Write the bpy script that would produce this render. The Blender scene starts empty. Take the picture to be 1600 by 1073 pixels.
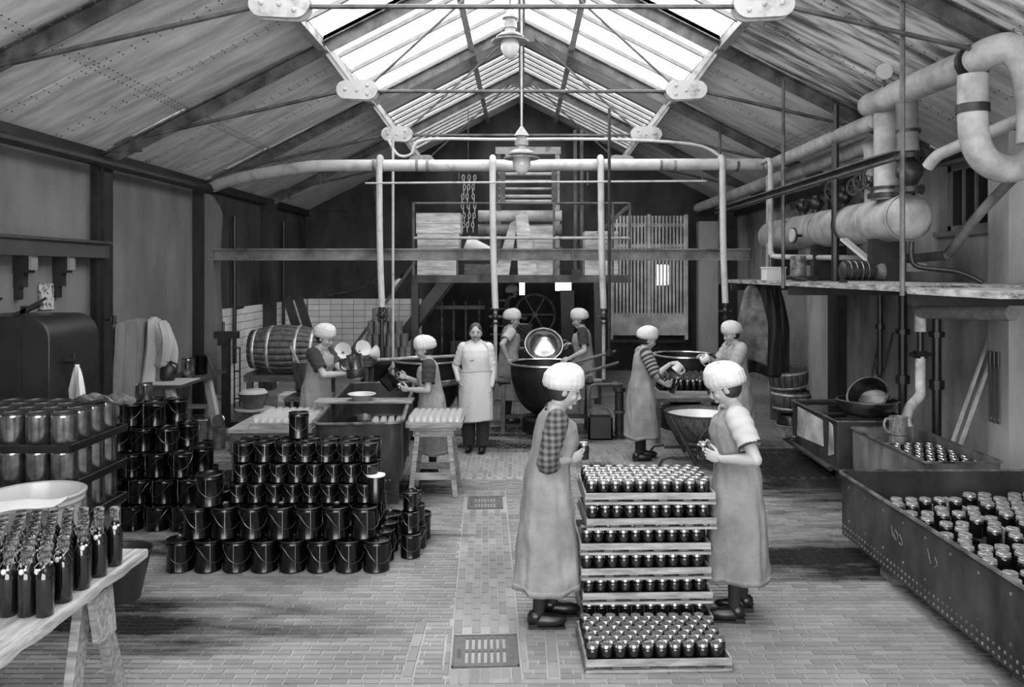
import bpy, math, random
from mathutils import Vector, Matrix, noise as mnoise
R = random.Random(7)
C = bpy.context.scene.collection
PI = math.pi
# ---------------------------------------------------------------- camera, sky, exposure
F = 1250.0; CX = 815.0; CY = 425.0; EYE = 2.25
cam_d = bpy.data.cameras.new('camera'); cam = bpy.data.objects.new('camera', cam_d); C.objects.link(cam)
cam.location = (0, 0, EYE); cam.rotation_euler = (PI/2, 0, 0)
cam_d.sensor_fit = 'HORIZONTAL'; cam_d.sensor_width = 36.0; cam_d.lens = F*36/1600
cam_d.shift_x = (800-CX)/1600; cam_d.shift_y = -(536.5-CY)/1600
cam_d.clip_start = 0.05; cam_d.clip_end = 200
S = bpy.context.scene; S.camera = cam
w = bpy.data.worlds.new('overcast_sky'); S.world = w; w.use_nodes = True
bgn = w.node_tree.nodes['Background']; bgn.inputs[0].default_value = (1, 1, 1, 1); bgn.inputs[1].default_value = 8.0
S.view_settings.view_transform = 'Standard'; S.view_settings.look = 'None'; S.view_settings.gamma = 1
S.view_settings.exposure = 0.4; S.view_settings.use_curve_mapping = False
S.cycles.use_denoising = True; S.cycles.max_bounces = 8; S.cycles.diffuse_bounces = 6; S.cycles.glossy_bounces = 3
S.cycles.transparent_max_bounces = 12; S.cycles.transmission_bounces = 4
S.cycles.caustics_reflective = False; S.cycles.caustics_refractive = False; S.cycles.sample_clamp_indirect = 4

def at(px, py, d):            # the point seen at a pixel, at depth d
    return Vector(((px-CX)*d/F, d, EYE-(py-CY)*d/F))

# ---------------------------------------------------------------- materials
def lin(v):
    v /= 255.0
    return v/12.92 if v <= .04045 else ((v+.055)/1.055)**2.4
MATS = {}
def mat(name, v, rough=.6, metal=0, var=.0, scale=4, stretch=(1, 1, 1), bump=0, bscale=30, coat=0, v2=None, island=0, rvar=0, detail=4, contrast=(.35, .65), obrand=0):
    """v: sRGB grey of the thing itself; v2/var: noise mottling; island: per-piece brightness variation"""
    if name in MATS: return MATS[name]
    m = bpy.data.materials.new(name); m.use_nodes = True; MATS[name] = m
    nt = m.node_tree; N = nt.nodes; L = nt.links; b = N['Principled BSDF']
    a = lin(v); c2 = lin(v2) if v2 is not None else a*(1-var)
    b.inputs['Base Color'].default_value = (a, a, a, 1)
    b.inputs['Roughness'].default_value = rough; b.inputs['Metallic'].default_value = metal
    if coat: b.inputs['Coat Weight'].default_value = coat; b.inputs['Coat Roughness'].default_value = .08
    vec = None
    if var or v2 is not None or bump:
        g = N.new('ShaderNodeNewGeometry'); mp = N.new('ShaderNodeMapping'); mp.inputs['Scale'].default_value = stretch
        L.new(g.outputs['Position'], mp.inputs['Vector']); vec = mp.outputs['Vector']
    col = None
    if var or v2 is not None:
        n = N.new('ShaderNodeTexNoise'); n.inputs['Scale'].default_value = scale; n.inputs['Detail'].default_value = detail; n.inputs['Roughness'].default_value = .6
        L.new(vec, n.inputs['Vector'])
        mr = N.new('ShaderNodeMapRange'); mr.inputs[1].default_value = contrast[0]; mr.inputs[2].default_value = contrast[1]
        mr.inputs[3].default_value = a; mr.inputs[4].default_value = c2
        L.new(n.outputs['Fac'], mr.inputs[0]); col = mr.outputs[0]
        if rvar:
            m2 = N.new('ShaderNodeMapRange'); m2.inputs[1].default_value = contrast[0]; m2.inputs[2].default_value = contrast[1]
            m2.inputs[3].default_value = rough; m2.inputs[4].default_value = max(.05, rough+rvar); L.new(n.outputs['Fac'], m2.inputs[0]); L.new(m2.outputs[0], b.inputs['Roughness'])
    if island or obrand:
        if island: g2 = N.new('ShaderNodeNewGeometry'); src = g2.outputs['Random Per Island']
        else: g2 = N.new('ShaderNodeObjectInfo'); src = g2.outputs['Random']
        k = island or obrand
        mr = N.new('ShaderNodeMapRange'); mr.inputs[3].default_value = 1-k; mr.inputs[4].default_value = 1+k*.6; L.new(src, mr.inputs[0])
        mu = N.new('ShaderNodeMath'); mu.operation = 'MULTIPLY'; L.new(mr.outputs[0], mu.inputs[0])
        if col is not None: L.new(col, mu.inputs[1])
        else: mu.inputs[1].default_value = a
        col = mu.outputs[0]
    if col is not None: L.new(col, b.inputs['Base Color'])
    if bump:
        n = N.new('ShaderNodeTexNoise'); n.inputs['Scale'].default_value = bscale; n.inputs['Detail'].default_value = 3; L.new(vec, n.inputs['Vector'])
        bp = N.new('ShaderNodeBump'); bp.inputs['Strength'].default_value = bump; bp.inputs['Distance'].default_value = .02
        L.new(n.outputs['Fac'], bp.inputs['Height']); L.new(bp.outputs['Normal'], b.inputs['Normal'])
    return m
def glassy(name, v, alpha, rough=.05):
    """thin clear or frosted glass: part clear, part milky, with a glossy skin"""
    m = bpy.data.materials.new(name); m.use_nodes = True; MATS[name] = m
    nt = m.node_tree; N = nt.nodes; L = nt.links; b = N['Principled BSDF']; a = lin(v)
    b.inputs['Base Color'].default_value = (a, a, a, 1); b.inputs['Roughness'].default_value = rough
    t = N.new('ShaderNodeBsdfTransparent'); mx = N.new('ShaderNodeMixShader'); mx.inputs[0].default_value = alpha
    L.new(t.outputs[0], mx.inputs[1]); L.new(b.outputs[0], mx.inputs[2]); L.new(mx.outputs[0], N['Material Output'].inputs[0])
    return m

def glass(name, v=245, rough=.03):
    m = mat(name, v, rough); b = m.node_tree.nodes['Principled BSDF']; b.inputs['Transmission Weight'].default_value = 1; b.inputs['IOR'].default_value = 1.45; return m

# ---------------------------------------------------------------- mesh builder
class MB:
    def __init__(s): s.v = []; s.f = []; s.m = []
    def add(s, vs, fs, mi=0):
        o = len(s.v); s.v += [tuple(p) for p in vs]; s.f += [tuple(i+o for i in f) for f in fs]; s.m += [mi]*len(fs); return s
    def hexa(s, p, mi=0):
        return s.add(p, [(0, 3, 2, 1), (4, 5, 6, 7), (0, 1, 5, 4), (1, 2, 6, 5), (2, 3, 7, 6), (3, 0, 4, 7)], mi)
    def box(s, x0, x1, y0, y1, z0, z1, M=None, mi=0):
        p = [(x0, y0, z0), (x1, y0, z0), (x1, y1, z0), (x0, y1, z0), (x0, y0, z1), (x1, y0, z1), (x1, y1, z1), (x0, y1, z1)]
        if M is not None: p = [M @ Vector(q) for q in p]
        return s.hexa(p, mi)
    def bar(s, p, q, w, h, up=(0, 0, 1), mi=0):      # rectangular bar from p to q: w sideways, h along up
        p = Vector(p); q = Vector(q); d = (q-p).normalized(); up = Vector(up)
        if abs(d.dot(up)) > .98: up = Vector((0, 1, 0)) if abs(d.y) < .9 else Vector((1, 0, 0))
        sd = d.cross(up).normalized(); u = sd.cross(d).normalized(); a = sd*w/2; b = u*h/2
        return s.hexa([p-a-b, p+a-b, q+a-b, q-a-b, p-a+b, p+a+b, q+a+b, q-a+b], mi)
    def tube(s, pts, r, n=8, caps=True, mi=0, closed=False):
        pts = [Vector(p) for p in pts]; k = len(pts); rs = r if isinstance(r, (list, tuple)) else [r]*k
        vs = []; nrm = None
        for i in range(k):
            if closed: t = pts[(i+1) % k]-pts[i-1]
            else: t = pts[min(i+1, k-1)]-pts[max(i-1, 0)]
            t.normalize()
            if nrm is None:
                nrm = t.orthogonal().normalized()
                a = Vector((0, 0, 1))
                if abs(t.dot(a)) < .9: nrm = (a-t*a.dot(t)).normalized()
            else:
                nrm = nrm-t*nrm.dot(t)
                nrm = nrm.normalized() if nrm.length > 1e-6 else t.orthogonal().normalized()
            bi = t.cross(nrm)
            for j in range(n):
                an = 2*PI*j/n; vs.append(pts[i]+(nrm*math.cos(an)+bi*math.sin(an))*rs[i])
        fs = []
        for i in range(k if closed else k-1):
            i2 = (i+1) % k
            for j in range(n):
                j2 = (j+1) % n; fs.append((i*n+j, i*n+j2, i2*n+j2, i2*n+j))
        if caps and not closed: fs.append(tuple(range(n-1, -1, -1))); fs.append(tuple(range((k-1)*n, k*n)))
        return s.add(vs, fs, mi)
    def lathe(s, prof, n=24, at=(0, 0, 0), M=None, mi=0, cap0=True, cap1=True):
        vs = []; fs = []; k = len(prof)
        for (r, z) in prof:
            for j in range(n):
                an = 2*PI*j/n; p = Vector((r*math.cos(an), r*math.sin(an), z)); p = M @ p if M is not None else p
                vs.append(p+Vector(at))
        for i in range(k-1):
            for j in range(n):
                j2 = (j+1) % n; fs.append((i*n+j, i*n+j2, (i+1)*n+j2, (i+1)*n+j))
        if cap0: fs.append(tuple(range(n-1, -1, -1)))
        if cap1: fs.append(tuple(range((k-1)*n, k*n)))
        return s.add(vs, fs, mi)
    def ell(s, c, r, n=12, m=8, M=None, mi=0, fn=None):
        c = Vector(c); vs = []; fs = []
        if isinstance(r, (int, float)): r = (r, r, r)
        for i in range(m+1):
            ph = PI*i/m-PI/2
            for j in range(n):
                an = 2*PI*j/n; p = Vector((math.cos(ph)*math.cos(an), math.cos(ph)*math.sin(an), math.sin(ph)))
                q = Vector((p.x*r[0], p.y*r[1], p.z*r[2]))
                if fn: q = fn(q, p)
                if M is not None: q = M @ q
                vs.append(c+q)
        for i in range(m):
            for j in range(n):
                j2 = (j+1) % n; fs.append((i*n+j, i*n+j2, (i+1)*n+j2, (i+1)*n+j))
        return s.add(vs, fs, mi)
    def sheet(s, fn, nu, nv, mi=0, close_u=False):    # fn(u,v) in 0..1
        vs = [fn(i/nu, j/nv) for j in range(nv+1) for i in range(nu if close_u else nu+1)]; k = nu if close_u else nu+1; fs = []
        for j in range(nv):
            for i in range(nu):
                i2 = (i+1) % k; fs.append((j*k+i, j*k+i2, (j+1)*k+i2, (j+1)*k+i))
        return s.add(vs, fs, mi)
    def mesh(s, name, mats, smooth=35):
        me = bpy.data.meshes.new(name); me.from_pydata(s.v, [], s.f)
        for m in (mats if isinstance(mats, (list, tuple)) else [mats]): me.materials.append(m)
        if any(s.m): me.polygons.foreach_set('material_index', s.m)
        me.validate(); me.update()
        if smooth:
            me.polygons.foreach_set('use_smooth', [True]*len(me.polygons)); me.set_sharp_from_angle(angle=math.radians(smooth))
        return me
    def build(s, name, mats, parent=None, smooth=35, loc=None, bevel=0, solid=0, **tags):
        o = bpy.data.objects.new(name, s.mesh(name, mats, smooth)); C.objects.link(o)
        if parent is not None: o.parent = parent
        if loc is not None: o.location = loc
        if bevel:
            b = o.modifiers.new('edge', 'BEVEL'); b.width = bevel; b.segments = 2; b.limit_method = 'ANGLE'
        if solid:
            b = o.modifiers.new('thick', 'SOLIDIFY'); b.thickness = solid; b.offset = 0
        for k, v in tags.items(): o[k] = v
        return o
def link_mesh(name, me, parent=None, loc=None, rot=None):
    o = bpy.data.objects.new(name, me); C.objects.link(o)
    if parent is not None: o.parent = parent
    if loc is not None: o.location = loc
    if rot is not None: o.rotation_euler = rot
    return o
def thing(name, label, cat, loc=(0, 0, 0), rz=0, group=None):
    o = bpy.data.objects.new(name, None); C.objects.link(o); o.location = loc; o.rotation_euler = (0, 0, rz)
    o.empty_display_size = .05
    o['label'] = label; o['category'] = cat
    if group: o['group'] = group
    return o
def tag(o, label, cat, group=None):
    o['label'] = label; o['category'] = cat
    if group: o['group'] = group
    return o
def dup(root, loc, rot, label, group=None):
    r = root.copy(); C.objects.link(r); r.location = loc; r.rotation_euler = rot if isinstance(rot, tuple) else (0, 0, rot); r['label'] = label
    if group: r['group'] = group
    for ch in list(root.children):
        c = ch.copy(); C.objects.link(c); c.parent = r
        for g in list(ch.children):
            d = g.copy(); C.objects.link(d); d.parent = c
    return r
def arc(c, r, a0, a1, n, u, v):
    c = Vector(c); u = Vector(u); v = Vector(v)
    return [c+(u*math.cos(a0+(a1-a0)*i/n)+v*math.sin(a0+(a1-a0)*i/n))*r for i in range(n+1)]
def smooth_path(pts, n=6):
    pts = [Vector(p) for p in pts]; out = []
    for i in range(len(pts)-1):
        p0 = pts[max(i-1, 0)]; p1 = pts[i]; p2 = pts[i+1]; p3 = pts[min(i+2, len(pts)-1)]
        for k in range(n):
            t = k/n; out.append(.5*((2*p1)+(p2-p0)*t+(2*p0-5*p1+4*p2-p3)*t*t+(3*p1-p0-3*p2+p3)*t**3))
    return out+[pts[-1]]
def struct(mb, name, mats, parent=None, **k): return mb.build(name, mats, parent, kind='structure', **k)
ORD = ['first', 'second', 'third', 'fourth', 'fifth', 'sixth', 'seventh', 'eighth', 'ninth', 'tenth', 'eleventh', 'twelfth']
# ================================================================ THE SETTING
XW = 4.96; YB = 18.4; YF = -2.6; EAVE = 3.64; SL = .51; RIDGE = EAVE+SL*XW
TR = [.39, 3.39, 6.39, 9.39, 12.39, 15.39]           # truss lines
def roofz(x): return EAVE+SL*(XW-abs(x))
def clad(name, v, wetv, rough, wr, islands=0, wetonly=False):   # floor clay: dry clay with wet patches where water was spilled
    m = bpy.data.materials.new(name); m.use_nodes = True; MATS[name] = m; nt = m.node_tree; N = nt.nodes; L = nt.links; b = N['Principled BSDF']
    g = N.new('ShaderNodeNewGeometry'); n = N.new('ShaderNodeTexNoise'); n.inputs['Scale'].default_value = 1.0; n.inputs['Detail'].default_value = 5; n.inputs['Roughness'].default_value = .65
    mp = N.new('ShaderNodeMapping'); mp.inputs['Scale'].default_value = (.9, 4.5, 1); L.new(g.outputs['Position'], mp.inputs['Vector']); L.new(mp.outputs[0], n.inputs['Vector'])
    acc = None
    for (cx, cy, rx, ry, wgt) in [(3.2, 9.1, .95, 1.5, 1.25), (2.35, 6.3, .9, .42, 1.2), (-2.4, 5.1, 1.7, .5, .85), (-1.1, 8.3, .6, .6, 1.05), (-.3, 10.4, .9, .5, 1), (.4, 11.3, 1.6, .9, 1.05), (-2.2, 6.6, 1.6, .5, .8), (-3.2, 8.6, 1.2, 1.4, .85), (.9, 9.3, .5, .3, .8), (-1.15, 6.75, .8, .18, 1.1)]:
        s1 = N.new('ShaderNodeVectorMath'); s1.operation = 'SUBTRACT'; L.new(g.outputs['Position'], s1.inputs[0]); s1.inputs[1].default_value = (cx, cy, 0)
        s2 = N.new('ShaderNodeVectorMath'); s2.operation = 'DIVIDE'; L.new(s1.outputs[0], s2.inputs[0]); s2.inputs[1].default_value = (rx, ry, 1)
        ln = N.new('ShaderNodeVectorMath'); ln.operation = 'LENGTH'; L.new(s2.outputs[0], ln.inputs[0])
        sb = N.new('ShaderNodeMath'); sb.operation = 'SUBTRACT'; sb.inputs[0].default_value = wgt; L.new(ln.outputs['Value'], sb.inputs[1])
        if acc is None: acc = sb
        else:
            mxx = N.new('ShaderNodeMath'); mxx.operation = 'MAXIMUM'; L.new(acc.outputs[0], mxx.inputs[0]); L.new(sb.outputs[0], mxx.inputs[1]); acc = mxx
    ad = N.new('ShaderNodeMath'); ad.operation = 'MULTIPLY_ADD'; L.new(n.outputs['Fac'], ad.inputs[0]); ad.inputs[1].default_value = 2.6
    mx = N.new('ShaderNodeMath'); mx.operation = 'MAXIMUM'; L.new(acc.outputs[0], mx.inputs[0]); mx.inputs[1].default_value = -.9; L.new(mx.outputs[0], ad.inputs[2])
    wet = N.new('ShaderNodeMapRange'); wet.inputs[1].default_value = 1.25; wet.inputs[2].default_value = 1.95; L.new(ad.outputs[0], wet.inputs[0])
    n2 = N.new('ShaderNodeTexNoise'); n2.inputs['Scale'].default_value = 1.4; n2.inputs['Detail'].default_value = 6; L.new(g.outputs['Position'], n2.inputs['Vector'])
    dm = N.new('ShaderNodeMapRange'); dm.inputs[1].default_value = .3; dm.inputs[2].default_value = .7; dm.inputs[3].default_value = lin(v)*.72; dm.inputs[4].default_value = lin(v)*1.2; L.new(n2.outputs['Fac'], dm.inputs[0])
    col = dm.outputs[0]
    r = N.new('ShaderNodeMapRange'); r.inputs[3].default_value = .8; r.inputs[4].default_value = 1.2
    if islands == 1: L.new(g.outputs['Random Per Island'], r.inputs[0])
    else:
        oi = N.new('ShaderNodeObjectInfo'); L.new(oi.outputs['Random'], r.inputs[0])
    mu = N.new('ShaderNodeMath'); mu.operation = 'MULTIPLY'; L.new(col, mu.inputs[0]); L.new(r.outputs[0], mu.inputs[1]); col = mu.outputs[0]
    mixc = N.new('ShaderNodeMix'); L.new(wet.outputs[0], mixc.inputs['Factor']); L.new(col, mixc.inputs['A']); mixc.inputs['B'].default_value = lin(wetv); L.new(mixc.outputs['Result'], b.inputs['Base Color'])
    rr = N.new('ShaderNodeMapRange'); rr.inputs[3].default_value = rough; rr.inputs[4].default_value = wr; L.new(wet.outputs[0], rr.inputs[0]); L.new(rr.outputs[0], b.inputs['Roughness'])
    return m
M_BRICK = clad('clay_brick', 114, 32, .62, .22, 1); M_BRICK1 = clad('clay_brick_single', 114, 32, .62, .22, 0); M_MORT = clad('mortar', 128, 46, .85, .3, 0)
M_PLAS = mat('wall_plaster', 118, .85, var=.45, scale=1.3, stretch=(1, 1, .35), bump=.25, bscale=9, detail=7)
M_PLASD = mat('wall_plaster_sooty', 64, .8, v2=22, scale=1.6, stretch=(1, 1, .5), bump=.3, bscale=8, detail=8)
M_PLASR = mat('wall_plaster_stained', 180, .8, v2=80, scale=.9, stretch=(1, 1, .3), bump=.3, bscale=9, detail=8)
M_ROOF = mat('roof_sheet_paint', 228, .5, var=.45, scale=1.3, stretch=(1.2, 5, .6), detail=7, obrand=.12)
M_ROOFS = mat('roof_sheet_stained', 232, .55, v2=104, scale=1.6, stretch=(.8, 5, .8), detail=8, contrast=(.42, .6), obrand=.12)
M_STEEL = mat('truss_steel', 84, .5, v2=36, scale=6, detail=5); M_STEELL = mat('truss_paint', 160, .5, v2=95, scale=7, contrast=(.5, .75))
M_DARK = mat('dark_iron', 38, .45, v2=18, scale=6); M_RIVET = mat('rivet_iron', 50, .5)
M_GBAR = mat('glazing_bar_paint', 120, .6, var=.3, scale=8)
M_GLASS = glassy('skylight_glass', 225, .3, .3)
# ---- floor
DR = [(-.215, 4.765, .39, .40), (-.355, 7.82, .34, .40)]     # drain centres
ang = .046; ca, sa = math.cos(ang), math.sin(ang)
def chan(x, y):      # to the drain channel's own frame
    dx, dy = x+.215, y-4.765; return dx*ca+dy*sa, -dx*sa+dy*ca
def unchan(u, v): return -.215+u*ca-v*sa, 4.765+u*sa+v*ca
floor = struct(MB().box(-XW-.2, XW+.2, YF-.2, YB+.2, -.25, -.007), 'floor', M_MORT)
bl = []              # (x, y, length along u, width, angle)
BL, BW, JT = .178, .0555, .008
def blocked(y):
    b = []; v = (y-4.765)
    c = -.215-math.tan(ang)*v
    if -.40 < v < 3.47: b.append((c-.207, c+.207))
    if -.24 < v < .24: b.append((c-.245, c+.245))
    if 4.43 < y < 5.17: b.append((-.672, -.606))
    if 4.43 < y < 5.13: b.append((.147, .213))
    return sorted(b)
y = 4.46; row = 0
while y < 8.72:
    gaps = blocked(y); a = -XW; spans = []
    for (g0, g1) in gaps:
        if g0 > a: spans.append((a, g0))
        a = max(a, g1)
    spans.append((a, XW))
    for (s0, s1) in spans:
        x = s0-((row % 2)*BL/2+R.uniform(0, .06))
        while x < s1:
            xa, xb = max(x, s0), min(x+BL, s1)
            if xb-xa > .03: bl.append(((xa+xb)/2, y, xb-xa-JT, BW-JT, R.uniform(-.008, .008) if xb-xa > .16 else 0))
            x += BL
    y += BW; row += 1
for cx, ya, yb in ((-.64, 4.45, 5.18), (.18, 4.45, 5.1)):
    for k in range(4): bl.append((cx, ya+.09+k*BL, BL-JT, .058, PI/2))
for k in range(7):   # seven brick columns of the channel, running towards the back
    v = .235+(k % 2)*BL/2; u = (k-3)*.058
    while v < 2.72:
        px, py = unchan(u, v+BL/2); bl.append((px, py, BL-JT, .0525, PI/2+ang+R.uniform(-.01, .01))); v += BL
    for v in (-.305, ):
        px, py = unchan(u, v); bl.append((px, py, BL-JT, .0525, PI/2+ang))
    px, py = unchan(u, 3.36); bl.append((px, py, BL-JT, .0525, PI/2+ang))
for sg in (-1, 1):
    for k in range(4):
        px, py = unchan(sg*.222, -.22+k*BL*.74); bl.append((px, py, BL*.74-JT, .03, PI/2+ang))
for yy in (4.405, 4.35): 
    for k in range(56): bl.append((-XW+k*BL+(.09 if yy < 4.4 else 0), yy, BL-JT, BW-JT, 0))
for r2 in range(2):
    for k in range(178): bl.append((-XW+k*BW, 4.23-r2*BL, BL-JT, BW-JT, PI/2))
row = 0; x = -XW
while x < XW:
    y = 8.74+(row % 2)*BL/2
    while y < 14.6: bl.append((x, y+BL/2, BL-JT, BW-JT, PI/2+R.uniform(-.012, .012))); y += BL
    x += BW; row += 1
def brick_into(mb, x, y, l, wd, a, dz=0):
    c_, s_ = math.cos(a), math.sin(a); vs = []
    for (k, z) in ((0, -.012), (.0028, dz)):
        for (u, v) in ((-1, -1), (1, -1), (1, 1), (-1, 1)):
            uu = u*(l/2-k); vv = v*(wd/2-k); vs.append((x+uu*c_-vv*s_, y+uu*s_+vv*c_, z))
    mb.add(vs, [(4, 5, 6, 7), (0, 1, 5, 4), (1, 2, 6, 5), (2, 3, 7, 6), (3, 0, 4, 7)])
def vis(b):
    px = CX+b[0]*F/b[1]; py = CY+EYE*F/b[1]
    if not (5 < px < 1595 and py < 1070): return 9e9
    if px < 240 and b[1] < 5.2 and py > 870: return 9e9          # under the left-hand table
    if 900 < px < 1145 and b[1] > 4.45: return 9e9               # under the trays
    if px > 1330+(py-830)*1.05: return 9e9
    return b[1]*(1 if abs(b[4]) < .5 else .93)
bl.sort(key=vis)
cache = {}
fb = MB()
for i, b in enumerate(bl):
    dz = R.uniform(-.0015, .0015)
    if i < 300:
        key = (round(b[2], 2), round(b[3], 3))
        if key not in cache:
            q = MB(); brick_into(q, 0, 0, key[0] if key[0] < .16 else b[2], b[3], 0); cache[key] = q.mesh('brick', M_BRICK1, 0)
        o = link_mesh('brick', cache[key], floor, (b[0], b[1], dz), (0, 0, b[4]))
    else: brick_into(fb, *b, dz)
fb.build('brick_paving', M_BRICK, floor, 0, kind='stuff')
# ---- walls
struct(MB().box(-XW-.3, -XW, YF, 12.4, 0, EAVE+.1), 'wall_left', M_PLAS)
struct(MB().box(-XW-.3, -XW, 12.4, YB, 0, EAVE+.1), 'wall_left', M_PLASD)
wr = MB(); y0, y1, z0, z1 = 8.34, 9.5, 2.72, 3.5
wr.box(XW, XW+.3, YF, y0, 0, EAVE+.1); wr.box(XW, XW+.3, y1, YB, 0, EAVE+.1); wr.box(XW, XW+.3, y0, y1, 0, z0); wr.box(XW, XW+.3, y0, y1, z1, EAVE+.1)
struct(wr, 'wall_right', M_PLASR)
wb = MB()            # back gable with three small openings to the daylight
holes = [(-.05, .07, 1.72, 2.06), (.78, 1.15, 1.82, 2.07), (3.08, 3.42, 1.95, 2.42)]
xs = sorted({-XW, XW} | {h[0] for h in holes} | {h[1] for h in holes})
for a, b in zip(xs, xs[1:]):
    hz = [h for h in holes if h[0] <= a and b <= h[1]]
    if hz: wb.box(a, b, YB, YB+.3, 0, hz[0][2]); wb.box(a, b, YB, YB+.3, hz[0][3], EAVE)
    else: wb.box(a, b, YB, YB+.3, 0, EAVE)
wb.box(-XW, XW, YB, YB+.3, EAVE, EAVE+.02); wb.add([(-XW, YB, EAVE+.014), (XW, YB, EAVE+.014), (0, YB, RIDGE+.014), (-XW, YB+.3, EAVE+.014), (XW, YB+.3, EAVE+.014), (0, YB+.3, RIDGE+.014)], [(0, 1, 2), (3, 5, 4), (0, 2, 5, 3), (1, 4, 5, 2), (0, 3, 4, 1)])
struct(wb, 'wall_back', M_PLASD)
wf = MB().box(-XW, -3.2, YF-.3, YF, 0, EAVE).box(3.2, XW, YF-.3, YF, 0, EAVE)      # unseen wall behind the camera; its opening is assumed, made wide for fill light
wf.add([(-XW, YF, EAVE), (XW, YF, EAVE), (0, YF, RIDGE), (-XW, YF-.3, EAVE), (XW, YF-.3, EAVE), (0, YF-.3, RIDGE)], [(0, 2, 1), (3, 4, 5), (0, 3, 5, 2), (1, 2, 5, 4), (0, 1, 4, 3)])
struct(wf, 'wall_front', M_PLAS)
# piers, columns and ledge on the left wall
for k, yy in enumerate((9.30, 6.3, 3.3)):
    c = MB().box(-XW, -XW+.16, yy-.1, yy+.1, 0, EAVE-.05).box(-XW+.1, -XW+.12, yy-.16, yy+.16, 0, EAVE-.05)
    struct(c, 'column_left', M_DARK)
pier = MB().sheet(lambda u, v: Vector((-XW+(.27+.03*math.sin(v*7))*(1 if v < .93 else (1-v)/.07*.6+.4), 12.25+.3*u, v*3.45)), 3, 24)
pier.sheet(lambda u, v: Vector((-XW+u*(.27+.03*math.sin(v*7))*(1 if v < .93 else (1-v)/.07*.6+.4), 12.25, v*3.45)), 2, 24)
struct(pier, 'pier_left', M_PLAS)
struct(MB().box(-XW, -XW+.12, 12.05, 12.2, 0, EAVE), 'column_left', M_DARK)
struct(MB().box(-XW, -4.74, 5.5, 9.2, 2.41, 2.59).box(-XW, -4.70, 5.5, 9.2, 2.57, 2.60), 'ledge_left', mat('ledge_soot', 62, .7, var=.4, scale=4))
for yy in (7.84, 8.5):
    t = thing('corbel', 'stepped wooden corbel under the wall ledge, the %s column' % ('farther from' if yy < 8 else 'next to'), 'bracket', (0, 0, 0), group='corbels under the wall ledge')
    t['label'] = 'stepped corbel under the dark wall ledge, nearer the iron column' if yy > 8 else 'stepped corbel under the dark wall ledge, over the iron tank'
    b = MB().box(-XW, -4.80, yy-.05, yy+.05, 2.24, 2.41).box(-XW, -4.86, yy-.04, yy+.04, 2.1, 2.24).box(-XW, -4.9, yy-.03, yy+.03, 1.98, 2.1)
    b.build('bracket_body', M_DARK, t); MB().box(-4.80, -4.77, yy-.05, yy+.05, 2.27, 2.41).build('end_block', mat('pale_block', 120, .7), t)
for yy in (15.4, ): struct(MB().box(-XW, -XW+.2, yy-.15, yy+.15, 0, EAVE), 'pier_left', M_PLASD)
struct(MB().box(XW-.18, XW, 7.85, 8.2, 0, EAVE), 'pier_right', M_PLASR)
struct(MB().box(XW-.14, XW, 12.2, 12.6, 0, EAVE), 'pier_right', M_PLASD); struct(MB().box(XW-.5, XW, 14.0, 14.5, 0, 3.3), 'pier_right', M_PLASR)
# white tile dado on the rear left and back walls
M_TILE = mat('white_tile', 240, .18, var=.25, scale=1.5, obrand=.1); M_GROUT = mat('grout', 120, .8)
da = struct(MB().box(-XW, -XW+.015, 12.56, YB, 0, 1.64), 'trim_1', M_GROUT)
tw, th = .262, .137
tm = MB().hexa([(0, -tw/2+.004, -th/2+.004), (.012, -tw/2+.007, -th/2+.007), (.012, tw/2-.007, -th/2+.007), (0, tw/2-.004, -th/2+.004), (0, -tw/2+.004, th/2-.004), (.012, -tw/2+.007, th/2-.007), (.012, tw/2-.007, th/2-.007), (0, tw/2-.004, th/2-.004)]).mesh('tile', M_TILE, 0)
for j in range(12):
    for i in range(22): link_mesh('tile', tm, da, (-XW+.013, 12.56+(i+.5)*tw+(.1 if j % 2 else 0), (j+.5)*th+R.uniform(-.001, .001)))
db = struct(MB().box(-XW, -2.3, YB-.015, YB, 0, 1.64), 'trim_2', M_GROUT)
for j in range(12):
    for i in range(10): link_mesh('tile', tm, db, (-XW+.05+(i+.5)*tw, YB-.013, (j+.5)*th), (0, 0, -PI/2))
# ---- roof: sheets per bay, seams, rivets
XS = 2.34; XR = .77
ceil = bpy.data.objects.new('ceiling', None); C.objects.link(ceil); ceil['kind'] = 'structure'
YS = [YF]+TR+[YB]
riv = MB()
def rivet(p, nx):
    p = Vector(p); r = .011
    riv.add([p+Vector((r, 0, 0)), p+Vector((0, r, 0)), p+Vector((-r, 0, 0)), p+Vector((0, -r, 0)), p+Vector((0, 0, -.012))], [(0, 1, 4), (1, 2, 4), (2, 3, 4), (3, 0, 4)])
def slab(x0, x1, ya, yb, th=.03, off=0): # a piece of roof plane between |x| values, on the side of sign x
    return [(x0, ya, roofz(x0)+off), (x1, ya, roofz(x1)+off), (x1, yb, roofz(x1)+off), (x0, yb, roofz(x0)+off), (x0, ya, roofz(x0)+off+th), (x1, ya, roofz(x1)+off+th), (x1, yb, roofz(x1)+off+th), (x0, yb, roofz(x0)+off+th)]
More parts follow.
